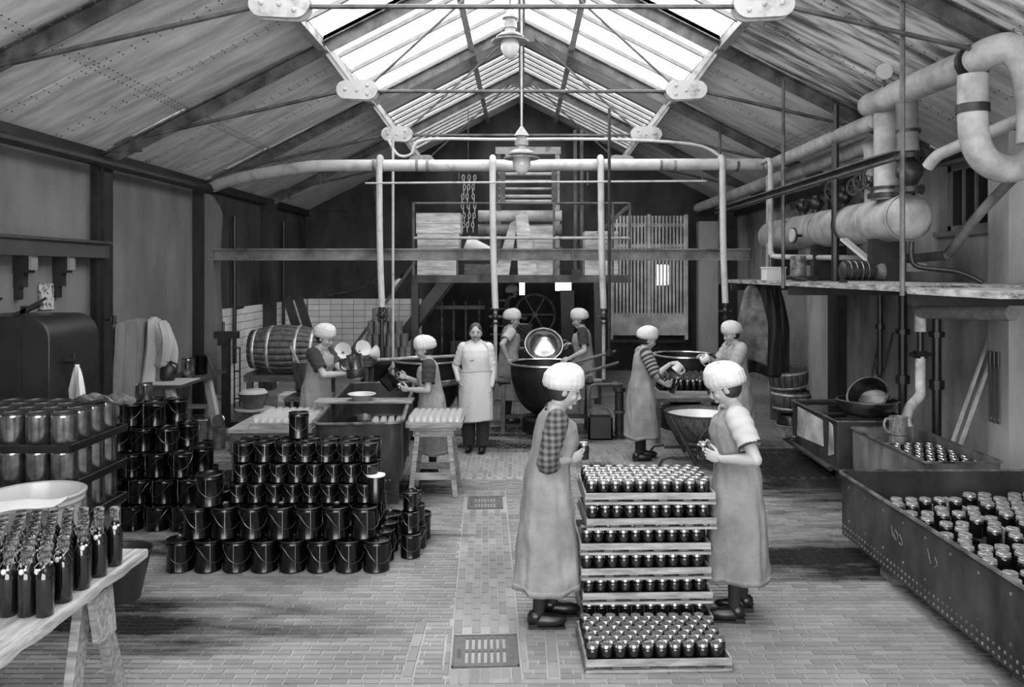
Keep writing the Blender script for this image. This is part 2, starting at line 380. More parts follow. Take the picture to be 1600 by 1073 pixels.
for sg in (-1, 1):
    for k in range(len(YS)-1):
        ya, yb = YS[k], YS[k+1]; n = 3 if yb-ya > 2.5 else 3
        for q in range(n):
            a = ya+(yb-ya)*q/n; b = ya+(yb-ya)*(q+1)/n
            for (xo, xi) in ((5.2, 3.94), (3.94, XS)):
                off = .004*((q+(xo > 4)) % 2)+(.008 if xo > 4 else 0)
                MB().hexa(slab(sg*xo, sg*(xi-.02), a-.02, b+.02, .02, off)).build('roof_sheet', M_ROOFS if sg > 0 and xi < 3 and k in (2, 3) else M_ROOF, ceil, 0)
            if 5.5 < b < 16:
                for xx in [XS+.1+.115*t for t in range(22)]:
                    if q < n-1:
                        rivet((sg*xx, b-.03, roofz(xx)-.004), sg); rivet((sg*xx, b+.05, roofz(xx)-.004), sg)
        if yb > 6 and ya < 15:
            t = ya+.06
            while t < yb:
                for xx in (3.90, 3.98): rivet((sg*xx, t, roofz(xx)-.004), sg)
                t += .085
    # purlins
    for (xx, wd, hh, m) in ((XS, .10, .12, M_STEELL), (XR, .09, .10, M_STEELL), (4.9, .1, .12, M_DARK)):
        p = MB(); z = roofz(xx)-hh/2
        p.box(sg*xx-.015, sg*xx+.015, YF, YB, z-hh/2, z+hh/2).box(sg*xx-wd/2, sg*xx+wd/2, YF, YB, z-hh/2-.012, z-hh/2)
        p.build('purlin', m, ceil, 0)
MB().box(-.05, .05, YF, YB, RIDGE-.16, RIDGE-.02).build('ridge_purlin', M_STEELL, ceil, 0)
riv.build('rivets', M_RIVET, ceil, 0, kind='stuff')
for k in range(len(YS)-1):      # a solid strip of ceiling beyond each truss from the third bay on
    ya = YS[k]
    if ya > 12:
        for sg in (-1, 1):
            MB().hexa(slab(sg*XS, sg*.0, ya, ya+(1.35 if ya < 13 else .7), .02)).build('roof_sheet', M_ROOF, ceil, 0)
# ---- skylights: one window per bay and side, panes and glazing bars as its parts
wn = 0
for k in range(len(YS)-1):
    ya, yb = YS[k], YS[k+1]
    if ya > 12: ya += 1.35 if ya < 13 else .7
    if ya > 15.5: yb = 17.6
    for sg in (-1, 1):
        wn += 1; win = bpy.data.objects.new('window_%d' % wn, None); C.objects.link(win); win['kind'] = 'structure'
        n = 4 if ya < 12 else 5
        for q in range(n):
            a = ya+(yb-ya)*q/n; b = ya+(yb-ya)*(q+1)/n
            MB().hexa(slab(sg*(XS-.05), sg*(XR+.03), a+.02, b-.02, .006, .02)).build('pane', M_GLASS, win, 0)
            MB().hexa(slab(sg*(XR-.02), sg*.04, a+.02, b-.02, .006, .02)).build('pane', M_GLASS, win, 0)
        for q in range(n+1):
            a = ya+(yb-ya)*q/n; wd = .022 if ya < 12 else .05
            if q in (0, n): wd = .03
            hh = .06
            p = slab(sg*(XS), sg*.03, a-wd, a+wd, hh, -.03)
            MB().hexa(p).build('glazing_bar', M_GBAR, win, 0)
        if ya > 15.5: MB().hexa(slab(sg*XS, sg*.0, 17.6, YB+.3, .02)).build('roof_sheet', M_ROOF, ceil, 0)
    if yb > 0:
        for sg in (-1, 1):
            xm = (XS+XR)/2; ld = bpy.data.lights.new('skylight_portal', 'AREA'); lo = bpy.data.objects.new('skylight_portal', ld); C.objects.link(lo)
            ld.shape = 'RECTANGLE'; ld.size = 2.34/math.cos(math.atan(SL)); ld.size_y = yb-ya; ld.cycles.is_portal = True
            lo.location = (sg*1.17, (ya+yb)/2, roofz(1.17)+.1); lo.rotation_euler = (0, sg*math.atan(SL), 0)
ld = bpy.data.lights.new('fill_opening_portal', 'AREA'); lo = bpy.data.objects.new('fill_opening_portal', ld); C.objects.link(lo)
ld.shape = 'RECTANGLE'; ld.size = 6.4; ld.size_y = EAVE; ld.cycles.is_portal = True; lo.location = (0, YF-.05, EAVE/2); lo.rotation_euler = (PI/2, 0, 0)
# ---- right wall window
win = struct(MB().box(XW+.1, XW+.16, y0, y1, z0, z0+.07).box(XW+.1, XW+.16, y0, y1, z1-.07, z1).box(XW+.1, XW+.16, y0, y0+.07, z0, z1).box(XW+.1, XW+.16, y1-.07, y1, z0, z1), 'window_%d' % (wn+1), mat('window_paint', 110, .6, var=.3))
for k in range(4):
    a = y0+.07+(y1-y0-.14)*k/4; b = y0+.07+(y1-y0-.14)*(k+1)/4
    MB().box(XW+.125, XW+.135, a, b, z0+.07, z1-.07).build('pane', mat('dark_pane', 22, .12), win, 0)
    if k: MB().box(XW+.1, XW+.15, a-.018, a+.018, z0+.06, z1-.06).build('muntin', MATS['window_paint'], win, 0)
MB().box(XW-.05, XW+.1, y0-.06, y1+.06, z0-.06, z0).build('window_sill', MATS['window_paint'], win, 0)
# ---- trusses
def bolt(mb, x, y, z, r=.018): mb.ell((x, y, z), (r, r*.8, r), 6, 4)
for ti, yt in enumerate(TR[2:]):
    nm = ORD[ti]
    t = thing('roof_truss', 'riveted iron roof truss with round gusset plates, %s' % ['the one nearest the camera', 'second from the camera', 'third, over the hanging lamps', 'farthest one, before the back gable'][ti], 'truss', (0, yt, 0), group='roof trusses')
    for sg in (-1, 1):
        r = MB()
        pl = Vector((sg*4.93, 0, roofz(4.93)-.02)); pr = Vector((sg*.02, 0, roofz(.02)-.02))
        up = Vector((sg*SL, 0, 1)).normalized()
        r.bar(pl-up*.02, pr-up*.02, .13, .014, up); r.bar(pl-up*.09, pr-up*.09, .014, .14, up)
        r.build('rafter', M_STEEL, t, 0)
        rv = MB()
        for q in range(40):
            x = 4.8-q*.118
            for dy in (-.05, .05): rv.ell((sg*x, dy, roofz(x)-.05), .011, 5, 3)
        rv.build('rivets', M_STEEL, t, 35, kind='stuff')
        # gusset plate: two round lobes
        for yo in (-.05, .05):
            g = MB(); pts = []
            for (cx, r_, a0, a1) in ((sg*2.06, .105, PI/2, 1.5*PI), (sg*1.80, .118, -PI/2, PI/2)):
                rng = [a0+(a1-a0)*i/10 for i in range(11)]
                for an in rng: pts.append((cx+(r_ if sg < 0 else -r_)*math.cos(an)*(1 if True else 1), r_*math.sin(an)*(1 if sg < 0 else -1)))
            n = len(pts); vs = [(p[0], yo-.012, 4.38+p[1]) for p in pts]+[(p[0], yo+.012, 4.38+p[1]) for p in pts]
            fs = [tuple(range(n)), tuple(range(2*n-1, n-1, -1))]+[(i, i+n, (i+1) % n+n, (i+1) % n) for i in range(n)]
            g.add(vs, fs)
            for (bx, bz) in ((2.06, 0), (1.80, .045), (1.80, -.055), (1.92, -.01)): bolt(g, sg*bx, yo-.016, 4.38+bz, .022)
            g.build('gusset_plate', M_STEELL, t, 30)
        s_ = MB(); s_.bar((sg*1.95, 0, 4.42), (sg*2.3, 0, roofz(2.3)-.1), .07, .012, (sg, 0, -.6)); s_.bar((sg*1.95, 0, 4.42), (sg*2.3, 0, roofz(2.3)-.1), .012, .11, (sg, 0, -.6)); s_.build('strut', M_STEELL, t, 0)
        MB().tube([(sg*2.08, 0, 4.38), (sg*4.5, 0, 3.82)], .022, 6).build('tie_rod', M_STEEL, t)
        MB().box(sg*4.62-.16, sg*4.62+.16, -.02, .02, 3.66, 3.84).build('foot_plate', M_STEEL, t, 0)
        MB().tube([(sg*1.78, 0, 4.44), (sg*.1, 0, RIDGE-.2)], .016, 6).build('tie_rod', M_STEEL, t)
    MB().tube([(-1.75, 0, 4.37), (1.75, 0, 4.37)], .021, 6).build('tie_rod', M_STEEL, t)
    MB().box(-.2, .2, -.015, .015, RIDGE-.36, RIDGE-.1).build('ridge_plate', M_STEEL, t, 0)
# ================================================================ JARS, TRAYS, PAILS, TINS, BOTTLES
M_WOOD = mat('pale_wood', 152, .6, v2=98, scale=5, stretch=(1, 8, 8), detail=6, obrand=.12)
M_WOODY = mat('pale_wood_long', 156, .6, v2=102, scale=5, stretch=(8, 1, 8), detail=6, obrand=.1)
M_WOODD = mat('brown_wood', 84, .6, v2=50, scale=5, stretch=(2, 6, 6), detail=6, obrand=.15)
M_JARG = mat('filled_jar_glass', 13, .07, coat=.5); M_LID = mat('jar_lid_tin', 205, .24, .95, v2=150, scale=60); M_LIDW = mat('pale_lid_glass', 168, .25, .35, v2=110, scale=40)
M_BLACK = mat('black_enamel', 5, .2); M_WIRE = mat('wire', 120, .3, .9); M_RIM = mat('worn_rim', 62, .28, .8)
M_TIN = mat('tinplate', 178, .2, .95, v2=120, scale=14); M_TINL = mat('tin_lid', 70, .35, .7)
M_CLEAR = glass('clear_glass', 235, .05); M_CLEARJ = glassy('clear_jar_glass', 205, .34, .06); M_PORC = mat('porcelain', 185, .25)

def jar_mesh(name, r=.036, h=.102):
    return MB().lathe([(r*.86, 0), (r, .006), (r, h*.74), (r*.93, h*.82), (r*.78, h*.88), (r*.78, h*.92)], 14).mesh(name, M_JARG, 40)
def lid_mesh(r=.031, z=.09, h=.017):
    return MB().lathe([(r, z), (r*1.04, z+.003), (r, z+.006), (r, z+h-.003), (r*.93, z+h), (r*.7, z+h-.0025), (r*.3, z+h)], 14).mesh('lid', M_LID, 40)
JM = jar_mesh('jam_jar'); LM = lid_mesh()
def jar(x, y, z, rz, label, group, jm=None, lm=None, cat='jar', name='jam_jar', s=1):
    o = tag(link_mesh(name, jm or JM, None, (x, y, z), (0, 0, rz)), label, cat, group); o.scale = (s, s, s)
    link_mesh('lid', lm or LM, o); return o
def tray(loc, rz, wd, dp, label, slats=True, hh=.04, group='wooden jar trays stacked between the two women'):
    t = thing('jar_tray', label, 'tray', loc, rz, group)
    z0 = .032
    MB().box(-wd/2, wd/2, 0, .013, z0, z0+hh).build('front_board', M_WOOD, t, 0, bevel=.002)
    MB().box(-wd/2, wd/2, dp-.013, dp, z0, z0+hh).build('back_board', M_WOOD, t, 0, bevel=.002)
    for sx in (-1, 1): MB().box(sx*(wd/2-.006)-.006, sx*(wd/2-.006)+.006, .013, dp-.013, z0, z0+hh).build('side_board', M_WOODY, t, 0, bevel=.002)
    MB().box(-wd/2, wd/2, -.004, .03, 0, .015).build('runner', M_WOOD, t, 0, bevel=.002)
    MB().box(-wd/2, wd/2, dp-.03, dp, 0, .015).build('runner', M_WOOD, t, 0, bevel=.002)
    for k in range(6):
        x = -wd/2+.02+(wd-.04)*k/5
        MB().box(x-.028, x+.028, .0, dp, .015, .032).build('slat', M_WOODD, t, 0)
    return t
RN = ['front row', 'second row', 'third row', 'fourth row', 'fifth row', 'sixth row', 'seventh row', 'back row']
def fill(t, loc, rz, wd, where, rows, n=10, pitch=.0785, rp=.0635, sz=1):
    c_, s_ = math.cos(rz), math.sin(rz)
    for r_ in range(rows):
        for k in range(n):
            u = -pitch*(n-1)/2+k*pitch+(.018 if r_ % 2 else -.018)+R.uniform(-.003, .003); v = .055+r_*rp+R.uniform(-.003, .003)
            jar(loc[0]+u*c_-v*s_, loc[1]+u*s_+v*c_, loc[2]+.032, R.uniform(0, 6), 'jam jar in %s, %s, %s from left' % (where, RN[r_], ORD[k]), 'jam jars packed in %s' % where).scale = (1, 1, sz)
TW, TD = .83, .515
lf = (.775, 4.50, 0); tr = tray(lf, .03, TW, TD, 'wooden jar tray lying on the brick floor before the stack'); fill(tr, lf, .03, TW, 'the tray on the floor', 7)
zt = [0, .15, .305, .462, .62, .78]; xo = [.80, .80, .79, .785, .825, .815]; rzs = [.01, .03, .035, .02, .035, .012]
ST = ['lowest tray of the stack', 'second tray of the stack', 'third tray of the stack', 'fourth tray of the stack', 'fifth tray of the stack', 'top tray of the stack']
STN = ['lowest, half hidden by the tray on the floor', 'second from the bottom', 'third from the bottom', 'third from the top', 'just under the topmost', 'topmost, packed with bright lidded jars']
for i in range(6):
    l_ = (xo[i], 5.06, zt[i]); tr = tray(l_, rzs[i], TW, TD, 'wooden jar tray of the stack, '+STN[i])
    fill(tr, l_, rzs[i], TW, 'the '+ST[i], 7 if i == 5 else (1 if i == 0 else 2), sz=1 if i == 5 else (1.085 if i else 1.04))

# ---- black pails
def pail_parts(r=.0985, h=.237):
    b = MB().lathe([(r*.96, 0), (r*1.0, .004), (r*1.0, .012), (r*.985, .016), (r*.985, h*.86), (r*1.005, h*.875), (r*.985, h*.89), (r*.985, h*.95), (r*1.02, h*.965), (r*1.02, h*.99), (r*.97, h), (r*.94, h*.955), (r*.5, h*.965), (r*.2, h*.99), (0.001, h*.99)], 28, cap1=False)
    bm = b.mesh('pail', M_BLACK, 40)
    e = MB()
    pts = arc((0, 0, h*.84), r*1.05, PI, 2*PI, 14, (1, 0, 0), (0, -.35, .94))
    pts = [Vector((r*1.03*math.cos(PI+PI*i/14), -r*1.05*abs(math.sin(PI*i/14))**.5 if 0 < i < 14 else 0, h*.84-h*.52*math.sin(PI*i/14))) for i in range(15)]
    wm = MB().tube(pts, .0014, 5).mesh('bail', M_WIRE)
    em = MB().box(-r*1.055, -r*.96, -.012, .012, h*.78, h*.9).mesh('ear', M_RIM, 0)
    em2 = MB().box(r*.96, r*1.055, -.012, .012, h*.78, h*.9).mesh('ear', M_RIM, 0)
    hm = MB().tube([(r*1.02*math.cos(a), r*1.02*math.sin(a), h*.978) for a in [2*PI*k/24 for k in range(24)]], .004, 5, closed=True).mesh('rim', M_RIM)
    sm2 = MB().hexa([(r*math.cos(a)*k, r*math.sin(a)*k, z) for z in (.01, h*.95) for (a, k) in ((-2.03, .98), (-1.985, .98), (-1.985, 1.012), (-2.03, 1.012))]).mesh('highlight_strip', mat('highlight_metal', 150, .25, .8), 0)  # added pale strip: the pail's upright highlight put into colour
    return bm, wm, em, em2, hm, sm2
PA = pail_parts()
def pail(x, y, z, rz, label, group, s=1.0, sz=None, simple=False):
    o = tag(link_mesh('pail', PA[0], None, (x, y, z), (0, 0, rz)), label, 'pail', group); o.scale = (s, s, sz or s)
    link_mesh('bail', PA[1], o)
    if not simple:
        link_mesh('ear', PA[2], o); link_mesh('ear', PA[3], o); link_mesh('rim', PA[4], o); link_mesh('highlight_strip', PA[5], o)
    return o
G1 = 'black pails in the pyramid on the floor'
DEP = ['front rank', 'second rank', 'third rank', 'fourth rank']
P0 = .2125
for k in range(4):
    for i in range(8):
        if k in (1, 2) and 0 < i < 7 and k != 1: continue
        pail(-2.585+i*P0+.002*R.uniform(-1, 1), 6.06+k*.212, 0, R.uniform(.45, .95), 'black pail in bottom pyramid layer, %s, %s from left' % (DEP[k], ORD[i]), G1, sz=1.0, simple=k > 0)
for k in range(3):
    for i in range(7):
        if k == 1 and 0 < i < 6: continue
        pail(-2.475+i*P0+.002*R.uniform(-1, 1), 6.10+k*.212, .238, R.uniform(.45, .95), 'black pail in second pyramid layer, %s, %s from left' % (DEP[k], ORD[i]), G1, simple=k > 0)
pail(-2.385, 6.12, .476, .5, 'large black pail on the left end of the pyramid, above the second layer', G1)
G2 = 'small black pails on top of the pyramid'
for k in range(2):
    for i in range(8): pail(-2.20+i*.141, 6.2+k*.15, .478, R.uniform(.4, .9), 'small black pail, lower small layer of pyramid, %s, %s from left' % (DEP[k], ORD[i]), G2, .665, .6, simple=k > 0)
    for i in range(8): pail(-2.18+i*.142, 6.24+k*.15, .622, R.uniform(.4, .9), 'small black pail, middle small layer of pyramid, %s, %s from left' % (DEP[k], ORD[i]), G2, .665, .6, simple=k > 0)
    for i in range(7): pail(-2.19+i*.163, 6.30+k*.165, .768, R.uniform(.1, .8), 'small black pail, uppermost layer of pyramid, %s, %s from left' % (DEP[k], ORD[i]), G2, .775, .62, simple=k > 0)
pail(-1.80, 6.46, .917, .4, 'tall black pail standing alone on the pyramid top', G2, .78, .86)
MB_ = MB().lathe([(.07, 0), (.072, .19), (.066, .2), (0.001, .2)], 20, cap1=False)
tag(MB_.build('pail', M_BLACK, None, loc=(-1.13, 6.2, .478)), 'small black pail with a pale lid at the right end of pyramid', 'pail', G2)
o = bpy.data.objects[[x.name for x in C.objects if x.name.startswith('pail')][-1]]
MB().lathe([(.073, .195), (.073, .206), (.001, .206)], 20, cap1=False).build('lid', mat('pale_lid', 200, .5), C.objects[-1] if False else [x for x in C.objects if x.get('label', '').startswith('small black pail with a pale lid')][0])
for j, (x, y, z, s) in enumerate([(-.88, 6.34, .0, .8), (-.86, 6.56, 0, .8), (-.885, 6.36, .19, .7), (-.86, 6.54, .19, .7), (-.885, 6.38, .357, .6), (-.87, 6.52, .357, .52), (-.86, 6.79, .0, .9)]):
    pail(x, y, z, R.uniform(-.3, .9), 'black pail of the loose column at the pyramid\'s right side, %s from below' % ORD[j], 'black pails beside the pyramid', s)
# the dark heap of pails before the left wall
G3 = 'black pails heaped before the left wall'
hp = []
for lay, (n0, x0, s) in enumerate([(5, -3.86, 1.0), (5, -3.84, 1.0), (4, -3.72, 1.0), (3, -3.66, 1.0), (2, -3.58, 1.0)]):
    for k in range(3 if lay < 3 else 2):
        for i in range(n0):
            hp.append((x0+i*.222+R.uniform(-.005, .005)+(.1 if k % 2 else 0), 7.02+.08*lay+k*.222+R.uniform(-.004, .004), lay*.2125, lay, k, i))
LAYN = ['lowest layer', 'second layer', 'middle layer', 'fourth layer', 'top layer']
for (x, y, z, lay, k, i) in hp:
    pail(x, y, z, R.uniform(-.9, .9), 'black pail heaped before left wall, %s, %s, %s from left' % (LAYN[lay], DEP[k], ORD[i]), G3, R.uniform(.93, 1.0), .893, simple=k > 0)
for j, (x, y) in enumerate([(-2.66, 7.28), (-2.62, 7.5), (-2.68, 7.04)]):
    pail(x, y, 0, R.uniform(-.5, .5), 'black pail standing at the right foot of the wall heap, %s' % ['between two others', 'the farthest', 'the nearest'][j], G3, .95)

# ---- tins
def tin_mesh(r, h): return MB().lathe([(r*.985, 0), (r, .004), (r, h-.02), (r*1.01, h-.016), (r, h-.012), (r, h-.004), (r*.985, h)], 24, cap1=False).mesh('tin', M_TIN, 40)
def tin_lid(r, h): return MB().lathe([(r*1.0, h-.006), (r*1.02, h-.003), (r*1.02, h+.004), (r*.96, h+.005), (r*.93, h-.002), (.001, h-.002)], 24, cap1=False).mesh('lid', M_TINL, 40)
TR_, TH_ = .083, .215
TM = tin_mesh(TR_, TH_); TL = tin_lid(TR_, TH_)
def tin(x, y, z, label, group, sx=1, sz=1, name='tin'):
    o = tag(link_mesh(name, TM, None, (x, y, z), (0, 0, R.uniform(0, 6))), label, 'tin', group); o.scale = (sx, sx, sz); link_mesh('lid', TL, o); return o
M_BTRAY = mat('black_tray', 24, .3, v2=14, scale=8)
tx0, tx1, ty0, ty1 = -3.95, -3.03, 5.37, 6.14
cr = thing('packing_crate', 'dark packing crate under the stacked tin trays', 'crate', (0, 0, 0))
MB().box(tx0+.03, tx1-.03, ty0+.03, ty0+.05, .03, .5).build('front_panel', M_WOODD, cr, 0); MB().box(tx0+.03, tx1-.03, ty1-.05, ty1-.03, .03, .5).build('back_panel', M_WOODD, cr, 0)
MB().box(tx0+.03, tx0+.05, ty0+.05, ty1-.05, .03, .5).build('side_panel', M_WOODD, cr, 0); MB().box(tx1-.05, tx1-.03, ty0+.05, ty1-.05, .03, .5).build('side_panel', M_WOODD, cr, 0)
MB().box(tx0, tx1, ty0, ty1, 0, .03).build('base', M_WOODD, cr, 0); MB().box(tx0, tx1, ty0, ty1, .5, .515).build('top', M_WOODD, cr, 0)
for li, z in enumerate((.515, .775, 1.035)):
    w_ = ['lowest', 'middle', 'topmost'][li]
    t = thing('tin_tray', 'black metal tray with raised rim full of bright tins, the %s of three' % w_, 'tray', (0, 0, z), 0, 'black trays of tins')
    MB().box(tx0, tx1, ty0, ty1, 0, .012).build('tray_floor', M_BTRAY, t, 0)
    for (p, q) in (((tx0, ty0), (tx1, ty0)), ((tx1, ty0), (tx1, ty1)), ((tx1, ty1), (tx0, ty1)), ((tx0, ty1), (tx0, ty0))):
        b = MB().bar((p[0], p[1], .022), (q[0], q[1], .022), .014, .044).tube([(p[0], p[1], .046), (q[0], q[1], .046)], .009, 6); b.build('rim', M_BTRAY, t, 30)
    for j in range(4):
        for i in range(5):
            tin(tx1-.105-i*.172, ty0+.115+j*.178, z+.012, 'bright tin on the %s black tray, %s, %s from its right end' % (w_, RN[j], ORD[i]), 'tins on the black trays', 1, 1.1 if li == 2 else 1.13)
rg = MB(); 
rg.sheet(lambda u, v: Vector((-3.28+.34*u+.05*math.sin(v*9), 5.86+.16*v, 1.29+.022*math.sin(u*13+v*5)+.02*math.sin(v*11+u*3)+.02-.06*max(0, u-.85)*6*max(0, .5-abs(v-.5)))), 22, 14)
tag(rg.build('rag', mat('grey_rag', 96, .9, var=.6, scale=20), None, 60, solid=.006), 'crumpled grey rag lying on top of the tins', 'rag')

# ---- foreground table with swing-top bottles
t = thing('trestle_table', 'rough pale plank table on a nailed trestle, loaded with bottles', 'table', (0, 0, 0))
def plank(name, x0, x1, y0, y1, z0, z1, m, par, wav=.006):
    mb = MB(); n = 26
    def fn(side):
        return lambda u, v: None
    vs = []
    for k in range(n+1):
        y = y0+(y1-y0)*k/n; a = wav*math.sin(k*1.7)+R.uniform(-wav, wav)*.5; zz = R.uniform(-1, 1)*wav*.3
        vs += [(x0, y, z0), (x1+a, y, z0+zz*2), (x1+a*.6+.004, y, (z0+z1)/2), (x1+a, y, z1+zz*.3), (x0, y, z1)]
    fs = []
    for k in range(n):
        for j in range(5): j2 = (j+1) % 5; fs.append((k*5+j, k*5+j2, (k+1)*5+j2, (k+1)*5+j))
    fs += [(4, 3, 2, 1, 0), tuple(n*5+j for j in range(5))]
    mb.add(vs, fs); return mb.build(name, m, par, 30)
M_TBL = mat('table_plank', 166, .6, v2=112, scale=4, stretch=(10, 1, 8), detail=7, bump=.3, bscale=20)
for k in range(5):
    x1 = -2.03-k*.33; plank('plank', x1-.325, x1, 2.0, 4.34+(0 if k < 1 else .32), .705, .75, M_TBL, t, .008 if k == 0 else .002)
for yy in (3.98, 2.3):
    MB().box(-3.6, -2.1, yy-.05, yy+.05, .6, .705).build('trestle_rail', M_WOODD, t, 0)
    for xx in (-2.15, -3.4):
        for sg in (-1, 1): MB().bar((xx, yy+sg*.05, .66), (xx+(-.02), yy+(.33 if sg > 0 else -.17), 0), .10, .045, (1, 0, 0)).build('leg', M_WOOD, t, 0, bevel=.003)
        MB().hexa([(xx+.05, yy-.06, .42), (xx+.075, yy-.06, .42), (xx+.075, yy+.12, .42), (xx+.05, yy+.12, .42), (xx+.05, yy-.12, .67), (xx+.075, yy-.12, .67), (xx+.075, yy+.08, .67), (xx+.05, yy+.08, .67)]).build('gusset', M_WOOD, t, 0)
bb = MB().lathe([(.033, 0), (.037, .005), (.037, .165), (.034, .185), (.024, .205), (.0185, .215), (.0185, .225)], 16).mesh('swing_top_bottle', M_JARG, 40)
nb = MB().lathe([(.0205, .222), (.021, .27), (.0235, .274), (.0235, .296), (.016, .299)], 12, cap0=False).mesh('neck', M_CLEAR, 40)
sm = MB().ell((-.004, -.034, .20), (.0115, .008, .013), 8, 6).ell((.012, -.032, .209), (.007, .006, .006), 7, 5).mesh('stopper', M_PORC)
wm2 = MB().tube([(.021, -.004, .235), (.024, -.03, .215), (.012, -.036, .203), (-.012, -.036, .203), (-.024, -.03, .215), (-.021, -.004, .235)], .0016, 4).mesh('wire', M_WIRE)
GB = 'swing-top bottles on the plank table'
for j in range(9):
    for i in range(7):
        if i > 4+(j > 3) and j > 6: continue
        x = -2.085-i*.079-(.039 if j % 2 else 0)+R.uniform(-.004, .004); yv = 3.50+j*.075+R.uniform(-.004, .004)
        o = tag(link_mesh('swing_top_bottle', bb, None, (x, yv, .75), (0, 0, R.uniform(-.5, .9))), 'swing-top bottle on the plank table, %s row from its far end, %s from edge' % (ORD[8-j], ORD[i]), 'bottle', GB)
        link_mesh('neck', nb, o); link_mesh('stopper', sm, o); link_mesh('wire', wm2, o)
t = thing('enamel_tub', 'big white enamel tub behind the bottles on the plank table', 'tub', (-2.66, 4.36, .75))
MB().lathe([(.17, 0), (.2, .02), (.235, .25), (.25, .255), (.25, .29), (.24, .295), (.232, .26), (.2, .1), (.001, .08)], 36, cap1=False).build('tub_body', mat('white_enamel', 175, .25, var=.15, scale=4), t, 40)
MB().tube([(.252*math.cos(a), .252*math.sin(a), .292) for a in [2*PI*k/36 for k in range(36)]], .009, 6, closed=True).build('rim', mat('enamel_rim', 130, .3), t)
cl = MB()
def cfn(u, v):
    x = -3.0+.66*u; return Vector((x, 3.80+.20*u+.13*v, 1.062+.02*v+.012*u+.006*math.sin(u*9+v*3)+.004*math.sin(u*19)))
cl.sheet(cfn, 40, 8); tag(cl.build('linen_cloth', mat('white_linen', 168, .9, var=.1, scale=9), None, 60, solid=.006), 'white linen cloth laid over bottle tops before the enamel tub', 'cloth')
t = thing('wash_bucket', 'dark tapered bucket standing beyond the end of the plank table', 'bucket', (-2.76, 5.52, 0))
MB().lathe([(.12, 0), (.19, .32), (.196, .33), (.188, .33), (.12, .02), (.001, .02)], 24, cap1=False).build('bucket_body', mat('grey_enamel_dark', 40, .4), t, 40)
MB().tube([(.196*math.cos(a), .196*math.sin(a), .33) for a in [2*PI*k/24 for k in range(24)]], .005, 5, closed=True).build('rim', M_RIM, t)

# ---- drain grates
for (dx, dy, dw, dl), nm in zip(DR, ('nearer, larger', 'farther')):
    t = thing('drain_grate', 'cast iron floor drain with two rows of slots, the %s one' % ('one nearest the trays' if dy < 6 else 'one before the trestle stool'), 'drain', (dx, dy, 0), ang, 'floor drains in the brick channel')
    fm = MB()
    for (a, b, c, d) in ((-dw/2, dw/2, -dl/2, -dl/2+.012), (-dw/2, dw/2, dl/2-.012, dl/2), (-dw/2, -dw/2+.012, -dl/2, dl/2), (dw/2-.012, dw/2, -dl/2, dl/2)): fm.box(a, b, c, d, -.01, .004)
    fm.build('frame', mat('grate_iron', 92, .45, .3, var=.3, scale=20), t, 0)
    a, b, c, d = -dw/2+.016, dw/2-.016, -dl/2+.016, dl/2-.016; g = MB(); us = [a]; n = 7; mg = .05
    st = (b-a-2*mg)/n
    rows = [(c, c+.03), (c+.03+(d-c-.09)/2, c+.06+(d-c-.09)/2), (d-.03, d)]
    for (r0, r1) in rows: g.box(a, b, r0, r1, -.012, 0)
    for (r0, r1) in ((rows[0][1], rows[1][0]), (rows[1][1], rows[2][0])):
        g.box(a, a+mg+st*.25, r0, r1, -.012, 0); g.box(b-mg-st*.25, b, r0, r1, -.012, 0)
        for k in range(n-1): g.box(a+mg+st*(k+.75), a+mg+st*(k+1.25), r0, r1, -.012, 0)
    g.build('grating', MATS['grate_iron'], t, 0)
    MB().box(a, b, c, d, -.0135, -.0125).build('pit', mat('drain_pit', 6, .9), t, 0)
    MB().box(a+.012, a+.034, -.09, .02, 0, .0015).build('maker_plate', mat('plate_iron', 60, .5, var=.5, scale=90), t, 0)
# ================================================================ TROUGHS AND TANKS ON THE RIGHT
M_TROUGH = mat('riveted_trough', 70, .42, .35, v2=30, scale=3, stretch=(1, 1, .6), detail=7, rvar=.2)
M_TROUGHL = mat('worn_trough', 128, .5, .2, v2=62, scale=3, stretch=(1, 1, .5), detail=8, bump=.15, bscale=14)
M_EDGE = mat('worn_edge', 140, .35, .5, v2=60, scale=9)
M_LIQ = mat('dark_liquid', 14, .06)
M_TIND = mat('dull_tin', 165, .4, .3, v2=110, scale=12, stretch=(3, 3, 1), detail=7)
def prism(loop, z0, z1, mb=None, top=True):
    mb = mb or MB(); n = len(loop); vs = [(x, y, z0) for x, y in loop]+[(x, y, z1) for x, y in loop]
    return mb.add(vs, [tuple(range(n-1, -1, -1)), tuple(range(n, 2*n))]+[(i, (i+1) % n, (i+1) % n+n, i+n) for i in range(n)])
def rrect(x0, x1, y0, y1, r, n=6):
    out = []
    for (cx, cy, a0) in ((x1-r, y1-r, 0), (x0+r, y1-r, PI/2), (x0+r, y0+r, PI), (x1-r, y0+r, 1.5*PI)):
        out += [(cx+r*math.cos(a0+PI/2*i/n), cy+r*math.sin(a0+PI/2*i/n)) for i in range(n+1)]
    return out
def ringwall(mb, lo, li, z0, z1, tp=0):   # wall between an outer and an inner loop
    n = len(lo); vs = [(x, y, z) for z in (z0, z1) for x, y in lo]+[(x, y, z) for z in (z0, z1) for x, y in li]
    fs = []
    for i in range(n):
        j = (i+1) % n
        fs += [(i, j, n+j, n+i), (2*n+j, 2*n+i, 3*n+i, 3*n+j), (n+i, n+j, 3*n+j, 3*n+i), (j, i, 2*n+i, 2*n+j)]
    return mb.add(vs, fs)
